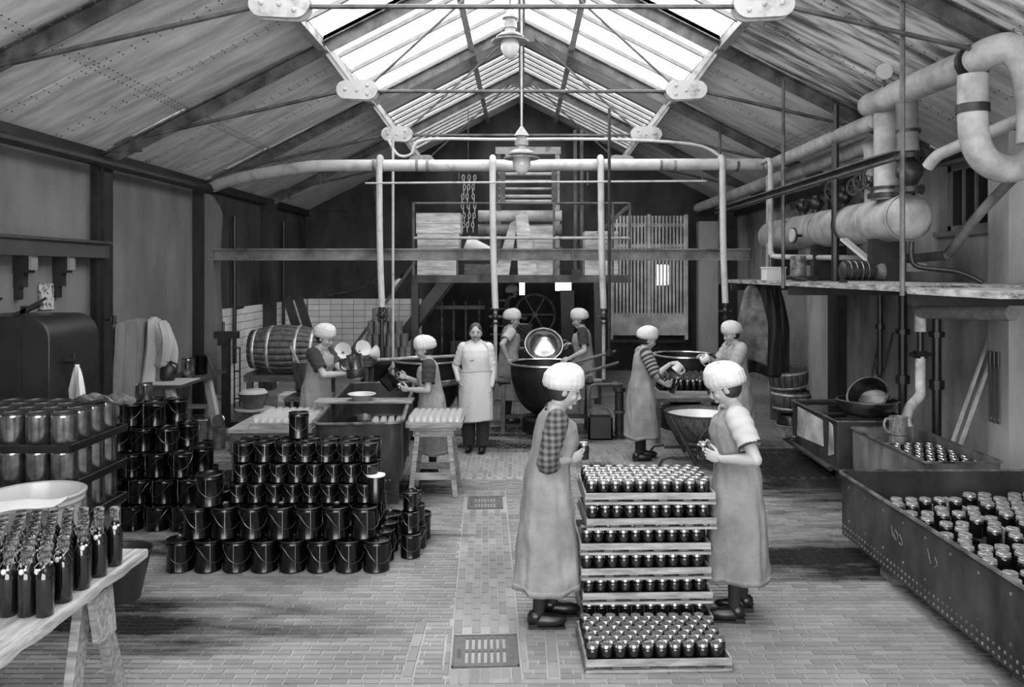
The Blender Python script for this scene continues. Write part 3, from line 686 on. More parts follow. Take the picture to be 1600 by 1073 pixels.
def trough(name, label, x0, x1, y0, y1, zb, zt, r, mo, mi, flange=.05, fill=.12, liq=M_LIQ, cat='trough', loc=(0, 0, 0), rz=0, rows=2, rv=.0105, step=.055):
    t = thing(name, label, cat, loc, rz)
    w_ = .012
    ringwall(MB(), rrect(x0, x1, y0, y1, r), rrect(x0+w_, x1-w_, y0+w_, y1-w_, max(.01, r-w_)), zb, zt).build('shell', mo, t, 40)
    prism(rrect(x0+.004, x1-.004, y0+.004, y1-.004, r), zb, zb+.012).build('bottom', mo, t, 40)
    ringwall(MB(), rrect(x0-flange, x1+flange, y0-flange, y1+flange, r+flange), rrect(x0, x1, y0, y1, r), zt-.004, zt+.012).build('rim', M_EDGE, t, 40)
    if liq: prism(rrect(x0+w_, x1-w_, y0+w_, y1-w_, max(.01, r-w_)), zb+.02, zb+fill).build('contents', liq, t, 40)
    rv_ = MB()
    for zz in [zb+.025, zb+.075][:rows]:
        n = int((y1-y0)/step)
        for k in range(n+1):
            for xx in (x0-.001, ): rv_.ell((xx, y0+r+(y1-y0-2*r)*k/max(n, 1), zz), (rv*.6, rv, rv), 6, 4)
        n = int((x1-x0)/step)
        for k in range(n+1): rv_.ell((x0+r+(x1-x0-2*r)*k/max(n, 1), y0-.001, zz), (rv, rv*.6, rv), 6, 4)
    for k in range(int((y1-y0)/.3)):
        for zz in (zb+.14, zt-.08): rv_.ell((x0-.001, y0+.15+k*.3, zz), (rv*.6, rv, rv), 6, 4)
    rv_.build('rivets', M_EDGE, t, 40, kind='stuff')
    return t
big = trough('riveted_trough', 'large riveted iron trough on brick piers, full of standing jars', 2.60, 4.30, 2.9, 6.55, .13, .62, .07, M_TROUGH, M_TROUGHL, .022, .21)
ch = MB()
for pts in ([(0, 5.62, .47), (0, 5.60, .40)], [(0, 5.56, .46), (0, 5.52, .43), (0, 5.55, .39), (0, 5.58, .42), (0, 5.56, .46)], [(0, 5.50, .45), (0, 5.46, .41), (0, 5.47, .38), (0, 5.51, .39)], [(0, 5.12, .48), (0, 5.08, .40)], [(0, 5.03, .46), (0, 5.0, .42), (0, 5.04, .39)]):
    ch.tube(smooth_path([(2.598, p[1], p[2]) for p in pts], 4), .0035, 5)
ch.build('chalk_mark', mat('chalk', 88, .9), big)
MB().box(3.40, 3.425, 3.0, 6.45, .14, .44).build('wooden_partition', M_WOODY, big, 0)
MB().box(2.66, 3.40, 6.36, 6.385, .14, .40).build('wooden_partition', M_WOOD, big, 0)
M_BRK2 = mat('pier_brick', 104, .8, v2=60, scale=8, obrand=.25)
for i, (x, y) in enumerate(((2.78, 5.85), (2.78, 4.25), (4.1, 6.2))):
    t = thing('brick_pier', 'short brick pier under the riveted trough, %s' % ['under its middle', 'nearest the camera', 'at its far inner corner'][i], 'pier', (x, y, 0), 0, 'brick piers under the trough')
    for c in range(2):
        for k in range(2):
            if c % 2: MB().box(-.11, .11, -.11+k*.112, -.11+k*.112+.105, c*.065, c*.065+.058).build('brick', M_BRK2, t, 0, bevel=.004)
            else: MB().box(-.11+k*.112, -.11+k*.112+.105, -.11, .11, c*.065, c*.065+.058).build('brick', M_BRK2, t, 0, bevel=.004)
    MB().box(-.1, .1, -.1, .1, 0, .129).build('mortar', mat('pier_mortar', 130, .9), t, 0)
# jars in the trough
bj = jar_mesh('preserve_jar', .046, .135); bl_ = lid_mesh(.042, .118, .022); bl_.materials[0] = M_LIDW
def preserve(x, y, z, lab, s=1): return jar(x, y, z, R.uniform(0, 6), lab, 'preserve jars in the riveted trough', bj, bl_, name='preserve_jar', s=s)
for j in range(16):
    for i in range(5):
        if R.random() < .17: continue
        preserve(2.80+i*.112+(.05 if j % 2 else 0)+R.uniform(-.006, .006), 4.32+j*.118+R.uniform(-.006, .006), .392 if j > 3 else .36, 'squat preserve jar on the trough\'s aisle side, %s row, %s from aisle' % (ORD[15-j] if j > 3 else 'nearest ' + ORD[j], ORD[i]))
for j in range(11):
    for i in range(6):
        if R.random() < .06: continue
        preserve(3.53+i*.117+(.05 if j % 2 else 0)+R.uniform(-.004, .004), 5.12+j*.118+R.uniform(-.004, .004), .352, 'tall preserve jar on the trough\'s wall side, %s row, %s from aisle' % (ORD[j], ORD[i]), 1.12)
lb = [o for o in C.objects if o.get('label', '').startswith('squat preserve jar') and 'second from aisle' in o['label'] and 'sixth row' in o['label']]
if lb: MB().sheet(lambda u, v: Vector((.0468*math.cos(-2.7+1.3*u), .0468*math.sin(-2.7+1.3*u), .03+.06*v)), 6, 2).build('paper_label', mat('paper', 205, .8, v2=120, scale=60), lb[0], 60, solid=.0008)
mid = trough('soaking_trough', 'plain soaking trough holding lidded jars and a measuring can', 3.50, 4.16, 6.93, 8.48, .08, .60, .03, M_TROUGHL, M_TROUGHL, .02, .365, rows=1)
for j in range(9):
    for i in range(5):
        jar(3.62+i*.105+(.045 if j % 2 else 0), 7.06+j*.108, .45, 0, 'low lidded jar in the soaking trough, %s row from its near end, %s across' % (ORD[j], ORD[i]), 'lidded jars in the soaking trough', s=1.05)
t = thing('measuring_can', 'bright tin measuring can with strap handle standing in the soaking trough', 'can', (3.83, 8.13, .515)); t.scale = (1.05, 1.05, 1.25)
MB().lathe([(.082, 0), (.084, .004), (.082, .2), (.086, .206), (.086, .214), (.078, .214), (.077, .03), (.001, .03)], 28, cap1=False).build('can_body', M_TIND, t, 40)
MB().tube(smooth_path([(-.08, -.02, .19), (-.13, -.03, .20), (-.155, -.035, .16), (-.13, -.03, .10), (-.082, -.02, .09)], 5), .011, 8).build('handle', M_TIND, t)
MB().tube([(.0835*math.cos(a), .0835*math.sin(a), .07) for a in [2*PI*k/28 for k in range(28)]], .003, 5, closed=True).build('band', M_RIM, t)
tank = trough('water_tank', 'iron water tank with peeling pale sides beside the barrel stack', 3.40, 4.22, 8.62, 10.05, .10, .64, .02, M_TROUGH, M_TROUGH, .02, .515, rows=1)
M_PEEL = mat('peeling_paint', 190, .6, v2=105, scale=3, detail=7)
for (a, b, c, d) in ((9.0, 9.86, .24, .58), (8.7, 8.85, .22, .58)):
    MB().hexa([(3.393, a, c+.05), (3.399, a, c+.05), (3.399, b, c), (3.393, b, c), (3.393, a+.03, d), (3.399, a+.03, d), (3.399, b-.02, d+.02), (3.393, b-.02, d+.02)]).build('pale_panel', M_PEEL, tank, 0)
MB().tube([(3.33, 8.62, .13), (3.33, 9.9, .15), (3.30, 10.05, .17)], .028, 10).build('drain_pipe', M_TROUGH, tank)
MB().tube([(3.24, 9.95, .2), (3.4, 9.95, .2)], .022, 8).tube([(3.30, 9.95, .2), (3.30, 9.95, .3)], .015, 8).build('tap', M_EDGE, tank)
MB().box(3.45, 4.2, 8.7, 8.8, 0, .1).box(3.45, 4.2, 9.85, 9.95, 0, .1).build('support', M_WOODD, tank, 0)
MB().box(3.55, 4.1, 7.0, 7.1, 0, .08).box(3.55, 4.1, 8.3, 8.4, 0, .08).build('support', M_WOODD, mid, 0)
# pans on the tank
M_COP = mat('dull_copper', 92, .3, .8, v2=48, scale=5, stretch=(1, 1, 2)); M_COPL = mat('bright_copper', 170, .22, .95, v2=110, scale=4)
def pan(name, label, r, h, loc, rot, m=M_COP, cat='pan', rim=M_EDGE, hand=True, inner=None, fl=.55):
    t = thing(name, label, cat, loc); t.rotation_euler = rot
    p = []
    for k in range(9): a = PI/2*k/8; p.append((r*(fl+(1-fl)*math.sin(a)), h*(1-math.cos(a))))
    pr = [(.001, 0), (r*fl*.7, .0)]+p+[(r+.012, h), (r+.012, h+.006), (r-.006, h+.006)]+[(max(.001, q[0]-.008), q[1]+.008) for q in p[::-1]]+[(.001, .008)]
    MB().lathe(pr, 32, cap0=False, cap1=False).build('bowl', inner or m, t, 40)
    MB().tube([((r+.008)*math.cos(a), (r+.008)*math.sin(a), h) for a in [2*PI*k/32 for k in range(32)]], .008, 6, closed=True).build('rim', rim, t)
    if hand:
        for sg in (-1, 1): MB().tube([(sg*(r-.01), -.05, h-.03), (sg*(r+.06), -.05, h-.02), (sg*(r+.075), 0, h-.02), (sg*(r+.06), .05, h-.02), (sg*(r-.01), .05, h-.03)], .011, 6).build('handle', m, t)
    return t
MB_b = MB().box(3.4, 4.22, 8.66, 8.70, .653, .668).box(3.4, 4.22, 9.0, 9.04, .653, .668)
tag(MB_b.build('support_bars', M_DARK, None, 0), 'two flat iron bars laid over the water tank under the copper basin', 'bars')
pan('basin', 'wide dark copper basin lying on the water tank', .31, .17, (3.82, 8.84, .67), (0, 0, 0), M_COP)
pan('sieve_pan', 'round copper pan leaning tilted inside the wide dark basin', .215, .20, (3.90, 8.86, .79), (.55, -.75, 0), M_COP, hand=False, fl=.85)
# barrels by the pillar
M_BARR = mat('barrel_wood', 96, .55, v2=56, scale=6, stretch=(3, 3, 1)); M_HOOP = mat('iron_hoop', 205, .4, .5, v2=140, scale=9)
def barrel(name, label, prof, loc, rot, hoops, group=None, hw=.035, mm=M_BARR, staves=18):
    t = thing(name, label, 'barrel', loc, 0, group); t.rotation_euler = rot
    n = staves
    def rr(z):
        for (a, b) in zip(prof, prof[1:]):
            if a[1] <= z <= b[1]: return a[0]+(b[0]-a[0])*(z-a[1])/max(1e-6, b[1]-a[1])
        return prof[-1][0]
    h = prof[-1][1]
    for k in range(n):
        a0 = 2*PI*k/n+.012; a1 = 2*PI*(k+1)/n-.012; s_ = MB()
        def fn(u, v, a0=a0, a1=a1): a = a0+(a1-a0)*u; r = rr(h*v); return Vector((r*math.cos(a), r*math.sin(a), h*v))
        s_.sheet(fn, 2, 8); s_.build('stave', mm, t, 60, solid=.02)
    for z in hoops:
        MB().lathe([(rr(z-hw/2)+.011, z-hw/2), (rr(z)+.013, z), (rr(z+hw/2)+.011, z+hw/2)], 28, cap0=False, cap1=False).build('hoop', M_HOOP, t, 60, solid=.004)
    for z in (.03, h-.035): MB().lathe([(rr(z)-.008, z-.008), (rr(z)-.008, z+.008), (.001, z+.008)], 24, cap1=False).build('head', mm, t, 40)
    return t
t = pan('upturned_basin', 'dark basin turned over with bright rim at the bottom of the barrel stack', .2, .2, (3.95, 11.75, .245), (PI, 0, 0), M_COP, rim=M_HOOP, hand=False)
t.location.z = .212
barrel('keg', 'short wooden keg with pale hoops, lower one of the barrel stack', [(.23, 0), (.27, .15), (.28, .22), (.25, .3)], (3.95, 11.75, .215), (0, 0, .2), (.05, .26), 'kegs stacked by the water tank')
barrel('keg', 'short wooden keg with pale hoops, tilted on top of the barrel stack', [(.23, 0), (.27, .12), (.28, .2), (.26, .30)], (3.93, 11.75, .535), (.0, -.13, .4), (.05, .26), 'kegs stacked by the water tank')
# sticks and things against the right wall
for i, (p0, p1, w_) in enumerate((((4.30, 8.3, .0), (4.9, 8.35, 1.62), .028), ((4.34, 8.22, 0), (4.93, 8.24, 1.62), .03), ((4.3, 10.25, 0), (4.9, 10.9, 1.45), .022), ((4.32, 10.05, 0), (4.92, 10.6, 1.45), .022))):
    tag(MB().bar(p0, p1, w_, w_, (0, 1, 0)).build('pole', M_WOODD if i > 1 else mat('pole_wood', 190, .6, var=.35, scale=8), None, 0), ['pale square pole leaning on the right wall behind soaking trough', 'second pale square pole leaning right beside the first, nearer the camera', 'brown pole leaning on the wall behind the water tank', 'second brown pole leaning behind the water tank, nearer the camera'][i], 'pole', 'poles leaning on the right wall')
t = thing('downspout', 'white lagged hot water pipe bending down to the soaking trough', 'pipe', (0, 0, 0))
MB().tube([(4.66, 7.6, 1.86), (4.5, 9.03, 1.80)], .075, 12).build('corrugated_pipe', mat('lagging_grey', 150, .8, var=.4, scale=16), t)
MB().tube([(4.5, 9.03, 1.8), (4.5, 9.03, 1.58)], .062, 12).build('elbow', mat('lagging', 238, .7, v2=180, scale=8), t)
MB().tube([(4.5, 9.03, 1.6), (4.5, 9.03, 1.12)], .035, 10).build('valve_pipe', M_DARK, t)
MB().box(4.44, 4.56, 8.98, 9.08, 1.28, 1.36).tube([(4.38, 9.03, 1.32), (4.62, 9.03, 1.32)], .02, 6).build('valve', M_DARK, t)
MB().tube(smooth_path([(4.5, 9.03, 1.3), (4.5, 9.03, .98), (4.48, 9.0, .86), (4.30, 8.85, .76), (4.16, 8.66, .66), (4.10, 8.5, .60)], 5), .055, 12).build('spout', MATS['lagging'], t)
for i, (xx, yy, z0, z1, r) in enumerate(((4.62, 9.7, 0, 2.1, .05), (4.75, 10.6, .0, 2.1, .035), (4.8, 9.25, .0, 2.1, .05))):
    tag(MB().tube([(xx, yy, z0), (xx, yy, z1)], r, 10).tube([(xx, yy, .9), (xx, yy, 1.0)], r*1.6, 10).tube([(xx, yy, 1.5), (xx, yy, 1.56)], r*1.7, 10).build('standpipe', M_DARK, None), ['dark iron standpipe against the wall beside the copper basin', 'thin dark standpipe on the wall farther than the basin', 'dark iron standpipe behind the white downspout'][i], 'pipe', 'standpipes on the right wall')
for i in range(3):
    yy = 7.62-i*.055; t = thing('iron_tool', 'long iron tool hanging on the wall pier, %s' % ['the farthest', 'the middle one', 'the nearest'][i], 'tool', (XW-.2, 7.95+.0, 0), 0, 'iron tools on the right pier')
    t.location = (XW-.20, 8.13-i*.07, 0)
    MB().box(-.008, .008, -.012, .012, .78, 1.3).build('shank', mat('steel_tool', 120, .4, .7, var=.3), t, 0); MB().tube([(0, 0, 1.3), (0, 0, 1.45)], .016, 8).build('handle', M_DARK, t); MB().ell((0, 0, .76), (.01, .022, .03), 8, 6).build('blade', MATS['steel_tool'], t)

# ================================================================ WASHING TROUGH, TRAYS AND STOOL IN THE MIDDLE LEFT
sink = trough('washing_trough', 'long riveted washing trough with rounded corners between two women', -.40, .40, 0, 2.75, .28, .84, .10, M_TROUGH, M_TROUGH, .03, .36, loc=(-1.53, 7.45, 0), rz=.09, rows=1)
for y in (.3, 2.3):
    MB().box(-.36, .36, y, y+.12, 0, .28).build('support', M_WOODD, sink, 0)
def along(u, v, z): return Vector((-1.53+u*math.cos(.09)-v*math.sin(.09), 7.45+u*math.sin(.09)+v*math.cos(.09), z))
o = MB().box(-.57, .47, -.13, .13, .856, .88).build('wash_board', M_WOOD, None, 0, loc=along(0, 1.16, 0), bevel=.003); o.rotation_euler = (0, 0, .02)
tag(o, 'pale wooden plank laid across the washing trough under a white bowl', 'plank')
t = thing('enamel_bowl', 'white enamel bowl standing on the plank over the washing trough', 'bowl', (-1.71, 8.56, .881))
MB().lathe([(.001, 0), (.085, 0), (.09, .004), (.128, .06), (.146, .066), (.146, .07), (.124, .068), (.086, .012), (.001, .010)], 32, cap0=False, cap1=False).build('bowl_body', mat('white_enamel', 175, .25, var=.15, scale=4), t, 40)
MB().tube([(.146*math.cos(a), .146*math.sin(a), .068) for a in [2*PI*k/32 for k in range(32)]], .004, 6, closed=True).build('rim', mat('bowl_rim', 190, .25), t)
tag(MB().ell((0, 0, 0), .075, 20, 14).ell((0, 0, .02), (.077, .077, .02), 20, 6).build('float_ball', mat('ball', 58, .35), None, loc=along(-.02, .84, .715)), 'round dark float ball lying in the washing trough', 'ball')
CGM = MB().lathe([(.030, 0), (.033, .005), (.033, .072), (.027, .082), (.029, .088), (.029, .096), (.024, .096), (.024, .085), (.030, .07), (.030, .008), (.001, .006)], 12, cap1=False).mesh('glass_jar', M_CLEARJ, 40)
def gjar(p, label, group, flip=False):
    o = tag(link_mesh('glass_jar', CGM, None, p, (PI if flip else 0, 0, R.uniform(0, 6))), label, 'jar', group); return o
for i in range(8):
    for j in range(3): gjar(along(.09+i*.045*.9, .74+j*.09, .642), 'washed glass jar in the washing trough, %s rank, %s from ball' % (ORD[j], ORD[i]), 'washed glass jars in the washing trough') if i % 2 == 0 else None
M_CLR2 = MATS['clear_glass']
# right-hand jar tray on its stool
def stool(name, label, x, y, wd, dp, h, rz=0, cat='stool'):
    t = thing(name, label, cat, (x, y, 0), rz)
    MB().box(-wd/2, wd/2, -dp/2, dp/2, h-.035, h).build('top', M_WOOD, t, 0, bevel=.004)
    for yy in (-dp/2+.04, dp/2-.04):
        MB().box(-wd/2+.03, wd/2-.03, yy-.012, yy+.012, h-.10, h-.035).build('apron', M_WOOD, t, 0)
        for sx in (-1, 1): MB().bar((sx*(wd/2-.08), yy, h-.04), (sx*(wd/2-.01), yy+(-.03 if yy < 0 else .03), 0), .05, .05, (1, 0, 0)).build('leg', M_WOOD, t, 0, bevel=.004)
        f = .30; MB().box(-wd/2+.02, wd/2-.02, yy-.04 if yy < 0 else yy+.02, yy-.02 if yy < 0 else yy+.04, f*h-.035, f*h+.035).build('stretcher', M_WOOD, t, 0)
    for sx in (-1, 1): MB().box(sx*(wd/2-.035)-.012, sx*(wd/2-.035)+.012, -dp/2+.04, dp/2-.04, .3*h-.03, .3*h+.03).build('stretcher', M_WOOD, t, 0)
    return t
stool('trestle_stool', 'pale wooden trestle stool carrying a tray of clear jars', -.885, 8.22, .47, .46, .70)
def glass_tray(loc, wd, dp, label, where, nx, ny):
    t = thing('jar_tray', label, 'tray', loc, 0, 'trays of empty glass jars')
    MB().box(-wd/2, wd/2, 0, .014, 0, .055).build('front_board', M_WOOD, t, 0, bevel=.002); MB().box(-wd/2, wd/2, dp-.014, dp, 0, .055).build('back_board', M_WOOD, t, 0, bevel=.002)
    for sx in (-1, 1): MB().box(sx*(wd/2-.007)-.007, sx*(wd/2-.007)+.007, .014, dp-.014, 0, .055).build('side_board', M_WOODY, t, 0, bevel=.002)
    MB().box(-wd/2+.014, wd/2-.014, .014, dp-.014, .0, .012).build('tray_floor', M_WOOD, t, 0)
    for j in range(ny):
        for i in range(nx): gjar((loc[0]-wd/2+.05+(wd-.1)*i/(nx-1), loc[1]+.05+(dp-.1)*j/(ny-1), loc[2]+.014), 'empty glass jar in %s, %s rank, %s from left' % (where, ORD[j], ORD[i]), 'empty glass jars in '+where)
glass_tray((-.875, 7.95, .701), .56, .56, 'wooden tray of clear upturned jars on the trestle stool', 'the tray on the stool', 8, 7)
t = thing('work_table', 'low plank work bench under the tray of glass jars beside the washing trough', 'bench', (-2.52, 8.42, 0))
MB().box(-.42, .42, -.42, .42, .64, .68).build('top', M_WOOD, t, 0)
MB().box(-.40, .40, -.41, -.385, .42, .64).build('front_panel', M_WOODD, t, 0)
for sx in (-1, 1):
    for sy in (-1, 1): MB().box(sx*.36-.03, sx*.36+.03, sy*.36-.03, sy*.36+.03, 0, .64).build('leg', M_WOODD, t, 0)
glass_tray((-2.42, 8.02, .681), .62, .66, 'wooden tray of clear jars on the low plank bench', 'the tray on the bench', 8, 8)
# ================================================================ GANTRY, PIPES AND BOILER DRUM ON THE RIGHT
M_LAG = mat('pipe_lagging', 176, .6, v2=125, scale=4, detail=6); M_LAGW = mat('white_lagging', 172, .6, v2=125, scale=5, contrast=(.5, .75)); M_LAGD = mat('sooty_lagging', 120, .7, v2=70, scale=4)
M_SHELF = mat('shelf_plank', 172, .7, v2=70, scale=7, stretch=(2, .7, 3), detail=7)
g = thing('gantry_shelf', 'long hanging plank shelf along the right wall carrying the boiler drum', 'shelf', (0, 0, 0))
ws = [3.10, 3.42, 3.72, 4.03, 4.34, 4.65, 4.955]
for i, (a, b) in enumerate(zip(ws, ws[1:])):
    MB().box(a, b-.008, 5.2, 6.44, 2.075, 2.125).build('plank', M_SHELF, g, 0); MB().box(a, b-.008, 6.5, 12.1, 2.09, 2.14).build('plank', M_SHELF, g, 0)
for y in (6.47, 9.39, 12.0): MB().box(3.14, 4.96, y-.04, y+.04, 1.98, 2.075).build('joist', M_DARK, g, 0)
for (x, y) in ((3.07, 6.45), (3.07, 9.39), (3.07, 12.39)): MB().tube([(x, y, 2.06), (x, y, roofz(x)-.1)], .021, 6).build('hanger_rod', M_STEEL, g)
MB().tube([(3.68, 9.39, 2.1), (3.68, 9.39, roofz(3.68)-.08)], .045, 8).build('hanger_rod', M_DARK, g)
r = MB().box(3.06, 3.072, 6.45, 12.4, 3.16, 3.24).box(3.0, 3.066, 6.45, 12.4, 3.225, 3.24).box(3.0, 3.066, 6.45, 12.4, 3.16, 3.172)
r.build('guard_rail', M_STEEL, g, 0)
def pipe(name, label, pts, r, m, n=14, sm=0, flanges=(), group='pipework on the right wall', cat='pipe', caps=()):
    t = thing(name, label, cat, (0, 0, 0), 0, group)
    path = smooth_path(pts, sm) if sm else pts
    MB().tube(path, r, n).build('pipe_run', m, t)
    for (p, d, rr, w_) in flanges: p = Vector(p); d = Vector(d).normalized()*w_/2; MB().tube([p-d, p+d], rr, 14).build('flange', M_DARK, t)
    for (p, rr) in caps: MB().ell(p, rr, 14, 10).build('end_cap', m, t)
    return t
dr = thing('boiler_drum', 'long lagged boiler drum with domed end lying over the gantry shelf', 'boiler', (0, 0, 0))
DX, DZ = 3.88, 2.80
pr = [(-.0, 0)]
M90 = Matrix.Rotation(-PI/2, 4, 'X')
MB().lathe([(.001, 0), (.10, .012), (.17, .05), (.215, .11), (.232, .18), (.232, 4.5), (.2, 4.58), (.001, 4.6)], 32, at=(DX, 7.86, DZ), M=M90, cap0=False, cap1=False).build('drum_shell', M_LAG, dr, 50)
for y in (8.02, 8.75, 9.3, 9.42, 10.2, 11.2): MB().lathe([(.234, -.012), (.242, 0), (.234, .012)], 32, at=(DX, y, DZ), M=M90, cap0=False, cap1=False).build('band', M_LAGD if y > 9 else M_LAG, dr, 60)
for y in (9.33, 9.40): MB().lathe([(.24, -.014), (.252, 0), (.24, .014)], 32, at=(DX, y, DZ), M=M90, cap0=False, cap1=False).build('iron_strap', M_DARK, dr, 60)
MB().bar((3.6, 8.95, 2.62), (3.78, 8.5, 2.3), .09, .03).build('bracket', M_LAGW, dr, 0); MB().bar((3.78, 8.5, 2.3), (4.3, 8.5, 2.3), .03, .09).build('bracket', M_LAG, dr, 0)
for y in (8.5, 10.2, 11.8): MB().box(3.7, 4.06, y-.06, y+.06, 2.14, 2.6).build('cradle', M_DARK, dr, 0)
gt = MB().tube([(3.62, 10.35, 2.72), (3.55, 10.3, 2.72)], .02, 8); gt.build('gauge_stem', M_DARK, dr)
MB().lathe([(.085, 0), (.085, .04), (.001, .04)], 20, at=(3.5, 10.28, 2.72), M=Matrix.Rotation(-PI/2, 4, 'Y')@Matrix.Rotation(.0, 4, 'X')).build('gauge', mat('gauge_face', 180, .3), dr, 40)
MB().tube([(3.5+.0, 10.28+.09*math.cos(a), 2.72+.09*math.sin(a)) for a in [2*PI*k/20 for k in range(20)]], .014, 6, closed=True).build('gauge_rim', M_DARK, dr)
# handwheel valves on the drum
for i, (px, py, rw) in enumerate(((1300, 297, .092), (1333, 292, .072), (1344, 284, .075), (1365, 277, .115))):
    d = 3.74*F/(px-CX); p = at(px, py, d)
    t = thing('handwheel_valve', 'black handwheel valve above the boiler drum, %s' % ['the farthest', 'second from the far end', 'third from the far end', 'nearest and largest'][i], 'valve', (p.x, p.y, p.z), .4, 'handwheel valves above the drum')
    rw *= 1.2; wl = MB().tube([(0, rw*math.cos(a), rw*math.sin(a)) for a in [2*PI*k/20 for k in range(20)]], .015, 6, closed=True)
    wlo = wl.build('handwheel', mat('wheel_iron', 74, .35, .4), t)
    sp = MB()
    for k in range(5): a = 2*PI*k/5+.3; sp.tube([(0, 0, 0), (0, rw*math.cos(a), rw*math.sin(a))], .008, 5)
    sp.build('spokes', MATS['wheel_iron'], wlo)
    MB().tube([(-.02, 0, 0), (.2, 0, 0)], .012, 6).build('spindle', M_DARK, t)
    MB().ell((.2, 0, 0), (.06, .06, .07), 10, 8).tube([(.2, 0, -.02), (.2, 0, -.3)], .035, 8).tube([(.2, 0, -.13), (.2, 0, -.15)], .065, 10).build('valve_body', M_DARK, t)
for i, (px, py) in enumerate(((1255, 322), (1275, 318), (1318, 312))):
    d = 3.85*F/(px-CX); p = at(px, py, d); t = thing('valve_block', 'dark valve body with flanges on the drum\'s top, %s' % ['the farthest one', 'the middle one', 'the nearest one'][i], 'valve', (p.x, p.y, 3.03), 0, 'valve bodies on top of the drum')
    MB().ell((0, 0, .11), (.09, .11, .09), 12, 8).tube([(0, 0, -.01), (0, 0, .22)], .05, 10).build('valve_body', M_DARK, t); MB().tube([(-.16, 0, .12), (.1, 0, .12)], .03, 8).tube([(-.16, 0, .12), (-.13, 0, .12)], .06, 10).build('branch', M_DARK, t)
pipe('steam_main', 'thick lagged steam main close under the roof with a capped end', [(3.7, 6.55, 3.97), (3.7, 8.5, 4.02)], .125, M_LAG, 20, caps=[((3.7, 8.5, 4.02), .125)], flanges=[((3.7, 6.56, 3.97), (0, 1, 0), .145, .05)])
gz = [o for o in C.objects if o.get('label', '').startswith('thick lagged steam main')][0]
gd = MB().lathe([(.075, -.02), (.08, 0), (.08, .02), (.001, .02)], 20, at=(3.60, 7.95, 4.24), M=Matrix.Rotation(PI/2, 4, 'X')).build('gauge', mat('gauge_face', 180, .3), gz, 40)
MB().tube([(3.64, 7.95, 4.0), (3.60, 7.96, 4.17)], .015, 6).build('gauge_stem', M_DARK, gd)
pipe('elbow_pipe', 'fat lagged elbow rising over the steam main and turning down the wall', [(3.7, 6.50, 3.97), (3.70, 6.36, 3.99), (3.82, 6.26, 4.0), (3.93, 6.22, 3.85), (3.98, 6.22, 3.5), (3.98, 6.22, 3.25)], .12, M_LAG, 18, sm=6)
pipe('bend_pipe', 'fat lagged pipe dropping and bending up toward the wall beside the window', [(3.62, 6.42, 3.83), (3.62, 6.42, 3.5), (3.64, 6.42, 3.3), (3.72, 6.42, 3.15), (3.86, 6.42, 3.08), (4.02, 6.44, 3.1), (4.2, 6.46, 3.2)], .112, M_LAG, 18, sm=6, flanges=[((3.62, 6.42, 3.56), (0, 0, 1), .125, .07)])
pipe('riser_pipe', 'thick lagged riser from the drum to the steam main', [(3.79, 8.3, 3.0), (3.79, 8.3, 3.93)], .128, M_LAG, 20, flanges=[((3.79, 8.3, 3.04), (0, 0, 1), .19, .05), ((3.79, 8.3, 3.12), (0, 0, 1), .15, .03)])
pipe('riser_pipe', 'second lagged riser ending in the black bulbous stop valve', [(3.76, 7.78, 3.42), (3.74, 7.78, 3.95)], .10, M_LAGD, 20, flanges=[((3.76, 7.78, 3.62), (0, 0, 1), .115, .03)])
t = thing('stop_valve', 'black bulbous flanged stop valve between the drum end and second riser', 'valve', (3.80, 7.84, 3.03))
MB().lathe([(.07, 0), (.14, .0), (.14, .05), (.06, .05), (.075, .09), (.125, .17), (.125, .22), (.075, .30), (.06, .33), (.14, .33), (.14, .38), (.07, .38)], 20).build('valve_body', M_DARK, t, 40)
for z in (.025, .355):
    b = MB()
    for k in range(8): a = 2*PI*k/8; b.box(.12*math.cos(a)-.012, .12*math.cos(a)+.012, .12*math.sin(a)-.012, .12*math.sin(a)+.012, z-.045, z+.045)
    b.build('bolts', M_DARK, t, 0, kind='stuff')
pipe('branch_main', 'lagged pipe running under the steam main to the far end', [(3.72, 8.4, 3.84), (3.70, 11.9, 3.84)], .088, M_LAG, 16, caps=[((3.70, 11.9, 3.84), .088)])
pipe('return_main', 'long lagged pipe along the right wall turning down onto the drum', [(3.98, 9.05, 3.0), (3.98, 9.05, 3.55), (3.98, 9.12, 3.68), (3.98, 9.3, 3.70), (3.98, 11, 3.70), (3.98, 14, 3.70), (3.98, 18.1, 3.70)], .10, M_LAG, 16, sm=4)
pipe('thin_pipe', 'thin pale pipe slanting up along the wall over the window', [(4.12, 5.9, 3.55), (4.05, 6.6, 3.48), (3.96, 7.4, 3.38), (3.92, 7.56, 3.34), (3.89, 7.66, 3.26)], .056, M_LAGW, 12, sm=4)
pipe('condensate_pipe', 'dark and pale pipe slanting down the wall then along behind the drum', [(4.7, 7.3, 3.32), (4.55, 7.9, 2.86), (4.45, 8.3, 2.47), (4.42, 8.5, 2.42), (4.40, 10, 2.40), (4.4, 12.3, 2.40)], .048, M_LAGD, 12, sm=4)
pipe('hooked_pipe', 'thin iron pipe hooking down from the drum to the shelf', [(3.9, 8.0, 2.55), (3.9, 8.0, 2.4), (3.95, 7.95, 2.3), (4.2, 7.7, 2.25), (4.35, 7.55, 2.15)], .025, M_DARK, 10, sm=4)
pipe('drop_pipe', 'thin pale pipe dropping past the drum\'s far end to the shelf', [(3.3, 11.0, 3.75), (3.3, 10.7, 3.75), (3.3, 10.62, 3.68), (3.3, 10.6, 3.5), (3.3, 10.6, 2.6), (3.32, 10.6, 2.5), (3.42, 10.5, 2.45), (4.3, 9.6, 2.42)], .034, M_LAG, 10, sm=4)
